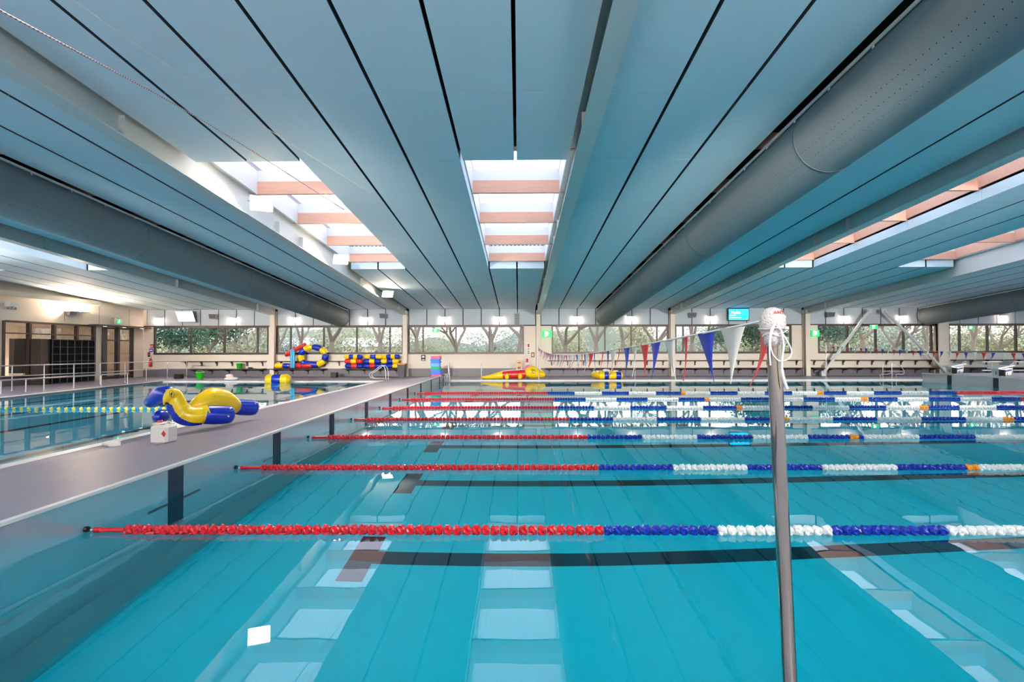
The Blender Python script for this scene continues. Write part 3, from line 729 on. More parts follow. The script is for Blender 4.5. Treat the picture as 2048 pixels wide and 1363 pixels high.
# ================================================================== ceiling ducts, lamps
for (dx, rs, lab) in ((-10.81, 1, 'grey round fabric duct on the left, under the ceiling'), (5.20, -1, 'grey round fabric duct right of the central beam'), (24.45, -1, 'grey round fabric duct at the far right ending over the deck')):
    t = thing('air_duct', (dx, 10, cz(10) - .465), lab, 'duct', 'round fabric ducts', )
    R_ = .575
    def dp(y, o=-.465): return (dx, y, cz(y) + o)
    mb = MB(); mb.tube([dp(y) for y in (-11, -4, 2, 8, 14, 20, 26, YW - .15)], R_, 40); mb.build('duct_sleeve', M_duct, t)
    for y in (3.2, 8.8, 14.4, 20, 25.6, YW - .35):
        mb = MB(); mb.tube([(dx + (R_ + .004) * math.cos(a), y, cz(y) - .465 + (R_ + .004) * math.sin(a)) for a in [2 * PI * i / 40 for i in range(40)]], .005, 5, closed=True); mb.build('seam_ring', M_wire, t)
    a0 = PI - .72 if rs < 0 else .72
    rx, rz = (R_ + .02) * math.cos(a0), (R_ + .02) * math.sin(a0)
    mb = MB(); mb.hexa([(dx + rx - .012, BACK + 1, cz(BACK + 1) - .465 + rz), (dx + rx + .012, BACK + 1, cz(BACK + 1) - .465 + rz), (dx + rx + .012, YW - .1, cz(YW - .1) - .465 + rz), (dx + rx - .012, YW - .1, cz(YW - .1) - .465 + rz),
        (dx + rx - .012, BACK + 1, cz(BACK + 1) - .415 + rz), (dx + rx + .012, BACK + 1, cz(BACK + 1) - .415 + rz), (dx + rx + .012, YW - .1, cz(YW - .1) - .415 + rz), (dx + rx - .012, YW - .1, cz(YW - .1) - .415 + rz)])
    mb.build('hanging_rail', M_clad, t)
    y = 4.0
    while y < YW - .3:
        mb = MB(); mb.box(dx + rx - .012, dx + rx + .012, y, y + .02, cz(y) - .52 + rz, cz(y) - .465 + rz)
        mb.build('rail_clip', M_clad, t); y += 1.0
    for q in (-.45, .0, .45):   # rows of air holes
        mb = MB(); y = 2.5
        while y < 16 and dx < 20:
            for kk in range(1):
                a = (-PI / 2 - .75 if rs < 0 else -PI / 2 + .75) + q * .6
                c = Vector((dx + (R_ + .001) * math.cos(a), y, cz(y) - .465 + (R_ + .001) * math.sin(a)))
                u = Vector((-math.sin(a), 0, math.cos(a))) * .007; v = Vector((0, .007, 0))
                mb.add([c - u - v, c + u - v, c + u + v, c - u + v], [(0, 1, 2, 3)])
            y += .1
        if mb.v: mb.build('air_holes', M_ink, t, kind='stuff')
def wall_lamp(x, lab):
    t = thing('wall_lamp', (x, YW - .06, 3.58), lab, 'lamp', 'wall lamps above the windows')
    mb = MB(); mb.box(x - .16, x + .16, YW - .24, YW - .05, 3.60, 3.645); mb.build('housing', M_white, t)
    mb = MB(); mb.box(x - .13, x + .13, YW - .22, YW - .08, 3.55, 3.60); mb.build('diffuser', M_lampw, t)
    mb = MB(); mb.box(x - .04, x + .04, YW - .075, YW - .05, 3.5, 3.66); mb.build('bracket', M_grey, t)
for x, lab in ((-21.89, 'lamp over the left end of the first window'), (-17.36, 'lamp over the right half of the first window'), (-13.61, 'lamp over the window behind the inflatable ring'),
               (-9.26, 'lamp over the window behind the stacked tubes'), (-4.5, 'lamp over the left part of the third window'), (-1.18, 'lamp left of the central beam end'),
               (3.53, 'lamp just right of the central beam end'), (6.8, 'lamp beside the end of the middle duct'), (11.6, 'lamp left of the blue screen'), (19.58, 'lamp at the left diagonal brace'),
               (23.03, 'lamp at the right diagonal brace'), (29.0, 'lamp at the right edge of the photo')):
    wall_lamp(x, 'small white glowing wall ' + lab)
def flood(p, lab):
    x, y, z = p; t = thing('floodlight', p, lab, 'floodlight', 'floodlights on the beams')
    nrm = Vector((.25, -.55, -.8)).normalized(); u = nrm.cross(Vector((0, 0, 1))).normalized(); v = nrm.cross(u); c = Vector(p)
    def slab(a, b, d0, d1): return [c + u * (sx * a) + v * (sy * b) + nrm * d for d in (d0, d1) for sx, sy in ((-1, -1), (1, -1), (1, 1), (-1, 1))]
    mb = MB(); mb.hexa(slab(.25, .2, -.07, .0)); mb.build('housing', M_white, t)
    mb = MB(); mb.hexa(slab(.23, .18, .0, .012)); mb.build('lens', M_lampf, t)
    mb = MB(); mb.tube([c - nrm * .05, (x - .2, y, z + .06), (x - .34, y, z + .1)], .018, 6); mb.build('arm', M_grey, t)
flood((-6.22, 12.6, 5.17), 'nearest glowing floodlight on the left beam, beside the skylight')
flood((-6.22, 18.3, 4.80), 'second glowing floodlight on the left beam, at the skylight end')
flood((-6.25, 25.0, 4.31), 'farthest glowing floodlight on the left beam, near the window wall')
t = thing('uplight', (WX, 26.5, 3.6), 'wall uplight blazing white on the left wall above the glazed screen', 'lamp')
mb = MB(); mb.box(WX + .02, WX + .42, 26.2, 27.3, 3.62, 3.66); mb.build('shelf', M_grey, t)
mb = MB(); mb.box(WX + .02, WX + .2, 26.3, 26.7, 3.45, 3.62); mb.build('housing', M_grey, t)
mb = MB(); mb.box(WX + .06, WX + .38, 26.25, 26.75, 3.66, 3.72); mb.build('glow_panel', M_lampu, t)
M_rope = mat('faded_red_strand', (196, 130, 136), .7)
# airborne ropes high on the left
for P, m, lab, r in (((pt(-60, -12, 3.8), pt(420, 250, 8.0), Vector((-4.48, 13.4, 5.25))), M_rope, 'thin red and white twisted rope slung below the ceiling at upper left', .0075),
                     ((pt(120, -16, 4.4), pt(420, 185, 7.6), Vector((-3.5, 12.4, 5.36))), M_cord, 'thin plain white cord slung below the ceiling at upper left', .007)):
    Q = spline(P, 40); t = thing('ceiling_cord', Q[0], lab, 'rope', 'cords under the ceiling')
    mb = MB(); mb.tube(Q, r, 6); mb.build('core', M_cord, t)
    if m is M_rope:
        mb = MB()
        for i in range(0, len(Q) - 1):
            for f in (0, .5):
                a = Q[i].lerp(Q[i + 1], f); b = Q[i].lerp(Q[i + 1], f + .22); mb.tube([a, b], r * 1.25, 6)
        mb.build('red_strand', m, t, kind='stuff')
# ================================================================== wall furniture on the far wall
def rack(x0, x1, z, lab, depth, kind='upper'):
    yb = YW - .02; t = thing('wall_shelf' if kind == 'upper' else 'wall_bench', ((x0 + x1) / 2, yb, z), lab, 'shelf' if kind == 'upper' else 'bench', 'coat shelves' if kind == 'upper' else 'wall benches')
    mb = MB(); mb.rbox(x0, x1, yb - depth, yb - .012, z - .045, z, .008); mb.build('board', M_bench, t)
    n = max(2, round((x1 - x0) / .86)); st = (x1 - x0 - .5) / (n - 1)
    for i in range(n):
        x = x0 + .25 + i * st; mb = MB(); s = .26 if kind == 'upper' else .30
        mb.box(x - .03, x + .03, yb - .07, yb - .012, z - .045 - s, z - .045)
        mb.hexa([(x - .02, yb - depth + .05, z - .09), (x + .02, yb - depth + .05, z - .09), (x + .02, yb - .07, z - .2), (x - .02, yb - .07, z - .2), (x - .02, yb - depth + .05, z - .045), (x + .02, yb - depth + .05, z - .045), (x + .02, yb - .07, z - .045), (x - .02, yb - .07, z - .045)])
        mb.build('bracket', M_bench, t)
for x0, x1, lab in ((-20.45, -15.3, 'below the first window'), (-14.65, -7.1, 'behind the inflatable ring'), (1.75, 8.95, 'behind the middle of the near bunting'), (9.5, 16.95, 'behind the foreground pole'), (17.5, 24.9, 'between the diagonal braces'), (25.9, 32.9, 'at the far right past the wide column')):
    rack(x0, x1, 1.0, 'dark narrow wall shelf on brackets ' + lab, .26)
for x0, x1, lab in ((-19.9, -15.3, 'by the green bucket'), (-14.9, -11.6, 'under the inflatable ring'), (-10.55, -7.15, 'under the stacked tubes'), (1.6, 8.95, 'behind the raft'), (9.5, 16.95, 'behind the foreground pole'), (17.5, 24.9, 'between the diagonal braces'), (25.9, 32.9, 'behind the starting blocks')):
    rack(x0, x1, .545, 'dark slab wall bench on brackets ' + lab, .60, 'lower')
def speaker(x, y, z, lab, s=1.0):
    t = thing('speaker', (x, y, z), lab, 'speaker', 'wall speakers')
    mb = MB(); mb.hexa([(x - .2, y - .12, z - .14), (x + .2, y - .12, z - .14), (x + .14, y + .1, z - .14), (x - .14, y + .1, z - .14), (x - .24, y - .16, z + .14), (x + .24, y - .16, z + .14), (x + .16, y + .1, z + .16), (x - .16, y + .1, z + .16)]); mb.build('cabinet', M_grey, t)
    mb = MB(); mb.hexa([(x - .18, y - .135, z - .12), (x + .18, y - .135, z - .12), (x + .18, y - .12, z - .12), (x - .18, y - .12, z - .12), (x - .21, y - .17, z + .12), (x + .21, y - .17, z + .12), (x + .21, y - .155, z + .12), (x - .21, y - .155, z + .12)]); mb.build('grille', M_wire, t)
    mb = MB(); mb.box(x - .03, x + .03, y + .1, y + .2, z - .03, z + .03); mb.build('bracket', M_black, t)
for x, lab in ((-18.46, 'between the first two wall lamps'), (-8.13, 'above the stacked tubes'), (10.42, 'left of the blue screen'), (18.62, 'above the left brace foot')):
    speaker(x, YW - .25, 3.70, 'small grey wall speaker ' + lab)
t = thing('vent_grille', (-.09, YW - .06, 3.35), 'tall grey slotted box at the end of the middle ceiling gap', 'vent')
mb = MB(); mb.box(-.25, .07, YW - .16, YW - .05, 3.14, 3.86); mb.build('body', M_grey, t)
for i in range(8):
    mb = MB(); mb.box(-.22, .04, YW - .17, YW - .16, 3.18 + i * .083, 3.21 + i * .083); mb.build('slat', M_black, t)
t = thing('speaker', (WX + .15, 23.3, 3.6), 'white speaker cluster high on the left wall near the photo edge', 'speaker')
mb = MB(); mb.rbox(WX + .01, WX + .26, 23.1, 23.55, 3.62, 3.82, .02); mb.build('cabinet', M_white, t)
for yy in (23.15, 23.32, 23.48):
    mb = MB(); mb.lathe([(.001, 0), (.06, 0), (.03, .1), (.001, .1)], (WX + .15, yy, 3.5), 10); mb.build('horn', M_grey, t)
# screens
t = thing('wall_screen', (-20.08, YW - .3, 3.7), 'white lit screen tilted down above the first window', 'screen')
mb = MB(); mb.hexa([(-20.58, YW - .30, 3.36), (-19.50, YW - .30, 3.36), (-19.50, YW - .25, 3.36), (-20.58, YW - .25, 3.36), (-20.72, YW - .42, 4.03), (-19.62, YW - .42, 4.03), (-19.62, YW - .36, 4.03), (-20.72, YW - .36, 4.03)]); mb.build('bezel', M_black, t)
mb = MB(); mb.hexa([(-20.555, YW - .312, 3.385), (-19.525, YW - .312, 3.385), (-19.525, YW - .30, 3.385), (-20.555, YW - .30, 3.385), (-20.69, YW - .428, 4.005), (-19.65, YW - .428, 4.005), (-19.65, YW - .41, 4.005), (-20.69, YW - .41, 4.005)]); mb.build('display', M_scr, t)
mb = MB(); mb.tube([(-20.1, YW - .3, 3.7), (-20.1, YW - .05, 3.7)], .03, 8); mb.build('bracket', M_black, t)
t = thing('wall_screen', (13.16, YW - .3, 3.73), 'bright blue lit screen with white writing above the fifth window', 'screen')
mb = MB(); mb.box(12.53, 13.79, YW - .33, YW - .27, 3.35, 4.12); mb.build('bezel', M_black, t)
mb = MB(); mb.box(12.57, 13.75, YW - .335, YW - .325, 3.39, 4.05); mb.build('display', M_scrb, t)
mb = MB(); mb.add([(13.56, YW - .337, 3.395), (13.745, YW - .337, 3.395), (13.745, YW - .337, 3.54)], [(0, 1, 2)]); mb.build('corner_mark', M_yel, t)
mb = MB(); mb.tube([(13.16, YW - .3, 3.7), (13.16, YW - .05, 3.7)], .03, 8); mb.build('bracket', M_black, t)
text('lettering', 'Mollie', .24, (12.98, YW - .338, 3.83), (PI / 2, 0, 0), M_swhite, t)
for z, wd in ((3.665, .36), (3.53, .68)):
    mb = MB(); mb.box(12.62, 12.62 + wd, YW - .338, YW - .336, z - .018, z + .018); mb.build('text_line', M_swhite, t)
# exit signs
def runner(x, y, z, s, t, axis='x', m=None):
    def q(a, b): return (x + a * s, y, z + b * s) if axis == 'x' else (x, y + a * s, z + b * s)
    mb = MB()
    def limb(pts, r): mb.tube([q(*p_) for p_ in pts], r * s, 6)
    mb.ball(q(.08, .36), (.07 * s, .02, .07 * s) if axis == 'x' else (.02, .07 * s, .07 * s), n=8, k=5)
    limb([(.04, .26), (-.04, .0)], .06); limb([(-.04, .0), (.10, -.12), (.06, -.32)], .045); limb([(-.04, .0), (-.14, -.16), (-.30, -.2)], .045)
    limb([(.04, .24), (.18, .12), (.28, .18)], .035); limb([(.04, .24), (-.14, .2), (-.2, .06)], .035)
    mb.build('running_figure', m or M_swhite, t)
def exit_sign(x, z, wd, h, lab, left_man=True, y=YW - .17):
    t = thing('exit_sign', (x, y, z), lab, 'exit sign', 'green exit signs')
    mb = MB(); mb.box(x - wd / 2 - .02, x + wd / 2 + .02, y, y + .05, z - h / 2 - .02, z + h / 2 + .02); mb.build('case', M_white if h < .3 else M_sgreen, t)
    mb = MB(); mb.box(x - wd / 2, x + wd / 2, y - .006, y - .001, z - h / 2, z + h / 2); mb.build('green_face', M_sgreen, t)
    mb = MB(); mb.box(x - h * .42, x - h * .02, y - .012, y - .006, z - h * .4, z + h * .4); mb.build('door_mark', M_swhite, t)
    runner(x + h * .1, y - .02, z, h * .9, t, m=M_swhite)
    mb = MB(); mb.box(x - .02, x + .02, y + .05, YW - .001 if z < 3.3 else YW - .05, z - .02, z + .02); mb.build('bracket', M_grey, t)
exit_sign(1.72, 2.59, .56, .36, 'green exit sign between the third and fourth windows')
exit_sign(17.80, 2.59, .42, .36, 'green exit sign left of the window with the braces')
exit_sign(-4.99, 2.82, .42, .2, 'pale exit sign hanging in front of the third window', y=YW - .2)
exit_sign(21.25, 2.96, .42, .22, 'pale exit sign hanging between the braces', y=YW - .2)
exit_sign(27.0, 2.9, .3, .18, 'small exit sign at the far right window', y=YW - .2)
t = thing('exit_sign', (WX + .1, 29.5, 3.3), 'pale exit sign above the left door canopy', 'exit sign', 'green exit signs')
mb = MB(); mb.box(WX + .22, WX + .26, 29.22, 29.78, 3.15, 3.45); mb.build('case', M_white, t)
mb = MB(); mb.box(WX + .2605, WX + .266, 29.36, 29.62, 3.18, 3.42); mb.build('green_face', M_sgreen, t)
mb = MB(); mb.box(WX + .002, WX + .26, 29.3, 29.7, 3.45, 3.48); mb.build('bracket', M_grey, t)
runner(WX + .28, 29.49, 3.3, .2, t, 'y')
# notices
def notice(x, z, wd, h, m, lab, blocks):
    t = thing('notice', (x, YW - .02, z), lab, 'sign')
    mb = MB(); mb.box(x - wd / 2, x + wd / 2, YW - .022, YW - .013, z - h / 2, z + h / 2); mb.build('board', m, t)
    for (a, b, c, d, mm) in blocks:
        mb = MB(); mb.box(x + a * wd, x + b * wd, YW - .028, YW - .022, z + c * h, z + d * h); mb.build('print_block', mm, t)
notice(-5.78, 1.17, .26, .36, M_ink, 'black notice with a white cross below the third window', [(-.12, .12, -.05, .4, M_white), (-.32, .32, .08, .28, M_white), (-.3, .3, -.4, -.25, M_white)])
notice(.60, 1.70, .2, .72, M_white, 'tall white and red notice on the pier right of the third window', [(-.3, .3, .14, .42, M_inkred), (-.35, .35, .02, .07, M_ink), (-.35, .35, -.12, -.05, M_ink), (-.35, .35, -.26, -.19, M_ink), (-.35, .35, -.4, -.33, M_ink)])
notice(.86, 1.34, .2, .3, M_bench, 'small framed brown notice beside the middle column', [(-.3, .3, -.3, .3, M_orange)])
notice(-22.55, 1.40, .15, .28, M_ink, 'black and red notice in the left corner', [(-.35, .35, -.2, .3, M_inkred)])
notice(-22.36, 1.92, .2, .22, M_inkred, 'red notice plate by the left end of the first window', [(-.3, .3, -.2, .1, M_white)])
notice(-22.42, 1.66, .22, .2, M_vblue, 'blue notice plate under the red one by the first window', [(-.35, .35, -.2, .2, M_white)])
t = thing('fire_hose_reel', (-22.4, YW - .15, .95), 'red extinguisher hung on the wall in the left corner', 'extinguisher')
mb = MB(); mb.lathe([(.001, -.22), (.06, -.21), (.075, -.18), (.075, .1), (.06, .15), (.025, .18), (.02, .24), (.001, .24)], (-22.4, YW - .12, .88), 14); mb.build('cylinder_body', M_vred, t)
t.name = 'fire_extinguisher'
mb = MB(); mb.box(-22.44, -22.33, YW - .14, YW - .10, 1.12, 1.16); mb.build('valve', M_black, t)
mb = MB(); mb.tube(spline([(-22.35, YW - .13, 1.12), (-22.28, YW - .13, 1.05), (-22.29, YW - .13, .85), (-22.31, YW - .13, .75)]), .012, 6); mb.build('hose', M_black, t)
mb = MB(); mb.tube([(-22.4, YW - .02, 1.18), (-22.4, YW - .02, 1.42), (-22.25, YW - .02, 1.18)], .02, 6); mb.build('sign_plate', M_inkred, t)
# ================================================================== black cabinet, rails at left
M_soot = mat('soot_black', (7, 7, 9), .8, spec=.15)
t = thing('storage_cage', (-22.5, 26, .05), 'tall black mesh storage cabinet against the glazed left screen', 'cabinet')
X0, X1, Y0, Y1, Z1 = -22.78, -22.2, 24.3, 27.3, 2.2
mb = MB(); mb.box(X0, X1 - .02, Y0 + .45, Y1, .06, Z1); mb.build('body', M_soot, t)
mb = MB(); mb.box(X0, X1 - .1, Y0 - .02, Y0 + .45, .06, Z1); mb.build('side_locker', M_frame, t)
ny, nz_ = 6, 6
for i in range(ny + 1):
    y = Y0 + .5 + (Y1 - Y0 - .5) * i / ny; mb = MB(); mb.box(X1 - .02, X1, y - .012, y + .012, .06, Z1); mb.build('upright_bar', M_wire, t)
for i in range(nz_ + 1):
    z = .08 + (Z1 - .1) * i / nz_; mb = MB(); mb.box(X1 - .018, X1 + .002, Y0 + .45, Y1, z - .01, z + .01); mb.build('cross_bar', M_wire, t)
t = thing('locker_block', (-24.5, 24.3, .04), 'dark lockers behind the glass of the left screen', 'lockers')
mb = MB(); mb.box(-24.9, -24.2, 25.4, 26.9, .55, 2.25); mb.build('locker_body', M_black, t)
for i in range(3):
    mb = MB(); mb.box(-24.2, -24.18, 25.42 + i * .5, 25.88 + i * .5, .58, 2.2); mb.build('locker_door', M_wain, t)
mb = MB(); mb.box(-24.9, -24.2, 25.4, 26.9, .04, .55); mb.build('plinth', M_wall, t)
def railing(pts, zt, zm, lab, r=.024, name='handrail'):
    t = thing(name, (pts[0][0], pts[0][1], .05), lab, 'railing', 'steel railings on the left')
    mb = MB(); mb.tube([(x, y, .05 + zt) for x, y in pts], r, 8); mb.build('top_rail', M_rail, t)
    if zm: mb = MB(); mb.tube([(x, y, .05 + zm) for x, y in pts], r * .8, 8); mb.build('mid_rail', M_rail, t)
    for x, y in pts:
        mb = MB(); mb.tube([(x, y, .05), (x, y, .05 + zt)], r * .85, 8); mb.build('post', M_rail, t)
        mb = MB(); mb.lathe([(.001, 0), (.05, 0), (.05, .012), (.001, .012)], (x, y, .05), 10); mb.build('post_foot', M_rail, t)
railing([(-20.7, 19.4), (-20.25, 20.8), (-20.05, 22.0), (-19.9, 23.3), (-19.75, 24.6), (-19.7, 26.1), (-19.7, 27.6), (-19.65, 29.2), (-18.6, 29.25)], 1.0, .58, 'tall two-bar steel railing along the left deck')
railing([(-19.3, 18.5), (-19.2, 19.3), (-19.12, 20.2), (-19.05, 20.9), (-18.95, 22.2), (-18.9, 23.6), (-18.9, 25.2)], .50, 0, 'low steel handrail beside the leisure pool ramp', .03)
# grab rails
def loop_rail(P, lab, name='grab_rail', r=.022, grp=None, m=None):
    t = thing(name, P[0][0], lab, 'grab rail', grp)
    for q in P: mb = MB(); mb.tube(spline(q, 8), r, 8); mb.build('rail_tube', m or M_rail, t)
    for q in P:
        for e in (q[0], q[-1]):
            if Vector(e).z < .5: mb = MB(); mb.lathe([(.001, 0), (.045, 0), (.04, .015), (.001, .016)], (e[0], e[1], max(e[2], .0)), 10); mb.build('rail_foot', M_rail, t)
def prl(pts, Y, dx=0, dy=0): return [tuple(pt(x, y, Y) + Vector((dx, dy, 0))) for x, y in pts]
g = [(772, 758), (771, 742), (768, 733), (762, 731), (748, 741), (739, 747), (741, 754), (750, 756), (762, 756), (769, 756)]
loop_rail([prl(g, 26.0), prl([(a + 5, b) for a, b in g], 26.3)], 'pair of bent steel grab rails at the far corner of the leisure pool')
loop_rail([prl([(884, 760), (884, 750), (889, 747), (893, 752), (894, 766)], 27.1), prl([(889, 762), (890, 750), (895, 748), (898, 754), (898, 766)], 27.3), prl([(893, 760), (896, 748), (899, 738), (900, 764)], 27.4)], 'cluster of curved steel rails at the corner steps of the lap pool')
t1 = [(897, 764), (897, 740), (897, 729), (899, 725)]
loop_rail([prl(t1, 27.9), prl([(a + 66, b) for a, b in t1], 27.9)], 'pair of upright steel ladder posts at the far edge', r=.03)
loop_rail([prl([(1761, 756), (1761, 749), (1775, 748), (1782, 745), (1784, 738), (1781, 732)], 28.3), prl([(1793, 756), (1793, 748), (1806, 748), (1808, 742), (1802, 733), (1794, 728)], 28.3), prl([(1766, 762), (1766, 728), (1770, 726)], 28.5), prl([(1784, 762), (1784, 728), (1789, 726)], 28.5), prl([(1768, 742), (1806, 742)], 28.4)], 'group of bent steel step rails on the far deck left of the bulkhead', r=.018)
t = thing('guard_rail', (26.0, 28.6, .05), 'white two-bar rail on the far deck behind the second starting block', 'railing')
for z in (.94, .48): mb = MB(); mb.box(25.0, 27.6, 28.57, 28.63, z - .03, z + .03); mb.build('bar', M_white, t)
for x in (25.5, 26.6, 27.3): mb = MB(); mb.tube([(x, 28.6, .05), (x, 28.6, .93)], .025, 8); mb.build('post', M_rail, t)
# starting blocks on the bulkhead
def block(y, num, lab):
    x = XR + .25; t = thing('starting_block', (x, y, .375), lab, 'starting block', 'starting blocks on the steel bulkhead')
    mb = MB(); mb.hexa([(x - .18, y - .22, .375), (x + .22, y - .22, .375), (x + .22, y + .22, .375), (x - .18, y + .22, .375), (x - .26, y - .22, .74), (x + .28, y - .22, .80), (x + .28, y + .22, .80), (x - .26, y + .22, .74)]); mb.build('pedestal', M_white, t)
    mb = MB(); mb.hexa([(x - .38, y - .28, .74), (x + .34, y - .28, .88), (x + .34, y + .28, .88), (x - .38, y + .28, .74), (x - .38, y - .28, .80), (x + .34, y - .28, .94), (x + .34, y + .28, .94), (x - .38, y + .28, .80)]); mb.build('platform', M_vwhite, t)
    mb = MB(); mb.hexa([(x + .14, y - .26, .92), (x + .34, y - .26, 1.0), (x + .34, y + .26, 1.0), (x + .14, y + .26, .92), (x + .14, y - .26, .95), (x + .34, y - .26, 1.08), (x + .34, y + .26, 1.08), (x + .14, y + .26, .95)]); mb.build('track_wedge', M_grey, t)
    mb = MB(); mb.box(x - .33, x - .27, y - .5, y - .24, .45, .72); mb.build('backstroke_handle', M_black, t)
    mb = MB(); mb.hexa([(x - .22, y - .226, .58), (x + .24, y - .226, .68), (x + .24, y - .221, .68), (x - .22, y - .221, .58), (x - .22, y - .226, .64), (x + .24, y - .226, .74), (x + .24, y - .221, .74), (x - .22, y - .221, .64)]); mb.build('purple_stripe', M_flagb, t)
    text('number', num, .2, (x + .05, y - .228, .5), (PI / 2, 0, 0), M_ink, t)
    text('number', num, .26, (x - .235, y, .57), (PI / 2, 0, -PI / 2), M_ink, t)
block(25.97, '0', 'pale starting block numbered 0, the farther one')
block(23.47, '1', 'pale starting block numbered 1, nearer to the camera')
block(20.97, '2', 'starting block outside the right edge of the photo')
# ================================================================== loose things on the decks
def bucket(x, y, z, lab, m=M_green, s=1.0):
    t = thing('bucket', (x, y, z), lab, 'bucket', 'green buckets by the leisure pool' if m is M_green else None)
    mb = MB(); mb.lathe([(.001, 0), (.12 * s, 0), (.15 * s, .27 * s), (.165 * s, .27 * s), (.165 * s, .30 * s), (.14 * s, .30 * s), (.12 * s, .05 * s), (.001, .04 * s)], (x, y, z), 16); mb.build('pail', m, t)
    mb = MB(); mb.tube([(x + .16 * s * math.cos(a), y, z + .28 * s + .1 * s * math.sin(a)) for a in [PI * i / 8 for i in range(9)]], .006, 5); mb.build('handle', M_white, t)
bucket(-17.6, 28.85, .05, 'bright green bucket standing on the far deck of the leisure pool', s=1.35)
bucket(-16.75, YW - .48, .545, 'bright green bucket on the wall bench below the first window', s=1.1)
t = thing('coiled_hose', (-15.5, 28.2, .05), 'pinkish white heap of folded cloth on the leisure pool edge', 'cloth'); t.name = 'folded_cloth'
mb = MB(); mb.ball((-15.5, 28.2, .12), (.38, .25, .10)); mb.build('lower_fold', M_vwhite, t)
mb = MB(); mb.ball((-15.6, 28.2, .27), (.2, .18, .10)); mb.build('upper_fold', M_can, t)
t = thing('shoe', (-16.1, YW - .45, .545), 'small black bag on the bench beside the green bucket', 'bag'); t.name = 'black_bag'
mb = MB(); mb.ball((-16.1, YW - .45, .595), (.16, .1, .05)); mb.build('bag_body', M_black, t)
# water drum
p0 = atw = Vector((-5.70, 8.35, .0)); zf = walk_z(-5.75, 8.35)
t = thing('jerry_can', (-5.72, 8.4, zf), 'white plastic jerry can with a red cap standing on the walkway', 'container')
mb = MB(); mb.rbox(-5.86, -5.57, 8.28, 8.56, zf, zf + .30, .035); mb.build('can_body', M_can, t)
mb = MB(); mb.rbox(-5.84, -5.70, 8.30, 8.54, zf + .30, zf + .335, .015); mb.build('shoulder', M_can, t)
mb = MB(); mb.tube([(-5.70, 8.42, zf + .31), (-5.66, 8.42, zf + .345), (-5.61, 8.42, zf + .34), (-5.59, 8.42, zf + .30)], .014, 8); mb.build('handle', M_can, t)
mb = MB(); mb.lathe([(.001, 0), (.035, 0), (.035, .03), (.001, .032)], (-5.78, 8.42, zf + .335), 14); mb.build('cap', M_vred, t)
mb = MB(); cxx, czz = -5.615, zf + .17; mb.add([(cxx - .045, 8.277, czz), (cxx, 8.277, czz - .055), (cxx + .03, 8.277, czz), (cxx - .01, 8.277, czz + .055)], [(0, 1, 2, 3)]); mb.build('hazard_label', M_inkred, t)
t = thing('rag', (-6.85, 8.75, .056), 'small crumpled white rag on the walkway edge near the jerry can', 'cloth'); t.name = 'crumpled_rag'
mb = MB(); mb.ball((-6.82, 8.75, .08), (.15, .10, .055), n=9, k=6); mb.ball((-6.72, 8.68, .065), (.11, .07, .035), n=8, k=5); mb.build('rag_heap', M_can, t)
# kickboards stacked at the end of the walkway
kx, ky = -4.16, 26.55; z = walk_z(kx, ky) + .003
for i, (m, nm, h, dx) in enumerate(((M_pink, 'pink foam board at the bottom', .10, .05), (M_fblue, 'blue foam board second from the bottom', .13, .03), (M_fblue, 'blue foam board third from the bottom', .11, .0), (M_fgreen, 'green foam board', .16, -.02), (M_fcyan, 'pale blue foam board above the green one', .16, -.03), (M_fblue, 'blue foam board second from the top', .24, -.02), (M_pink, 'pink foam board on top', .13, .0))):
    n = max(1, round(h / .045))
    t = thing('kickboard_bundle', (kx + dx, ky, z), nm + ' of the stack at the walkway end', 'kickboards', 'stacked kickboards')
    for q in range(n):
        jx = random.uniform(-.02, .02); hh = h / n
        pts = [(-.26, -.15), (.18, -.15), (.24, -.1), (.26, 0), (.24, .1), (.18, .15), (-.26, .15)]
        z0, z1 = z + q * hh, z + (q + 1) * hh - .006; L = len(pts)
        vs = [(kx + dx + jx + a, ky + b, z0) for a, b in pts] + [(kx + dx + jx + a, ky + b, z1) for a, b in pts]
        mb = MB(); mb.add(vs, [tuple(range(L - 1, -1, -1)), tuple(range(L, 2 * L))] + [(a, (a + 1) % L, (a + 1) % L + L, a + L) for a in range(L)]); mb.build('board', m, t)
    z += h
# bin
t = thing('waste_bin', (-6.86, 30.8, .05), 'dark square bin with an orange lid beside the stacked tubes', 'bin')
mb = MB(); mb.hexa([(-7.04, 30.6, .05), (-6.68, 30.6, .05), (-6.68, 31.0, .05), (-7.04, 31.0, .05), (-7.08, 30.57, .80), (-6.64, 30.57, .80), (-6.64, 31.03, .80), (-7.08, 31.03, .80)]); mb.build('bin_body', M_bench, t)
mb = MB(); mb.rbox(-7.1, -6.62, 30.55, 31.05, .80, .87, .015); mb.build('lid', M_orange, t)
t = thing('black_crate', (-10.75, 30.6, .05), 'small black crate on the deck left of the stacked tubes', 'crate')
mb = MB(); mb.rbox(-10.95, -10.6, 30.45, 30.8, .05, .36, .02); mb.build('crate_body', M_black, t)
t = thing('black_crate', (-19.4, 29.6, .05), 'small black box at the end of the left railing', 'crate')
mb = MB(); mb.rbox(-19.5, -19.1, 29.5, 29.8, .05, .33, .02); mb.build('crate_body', M_black, t)
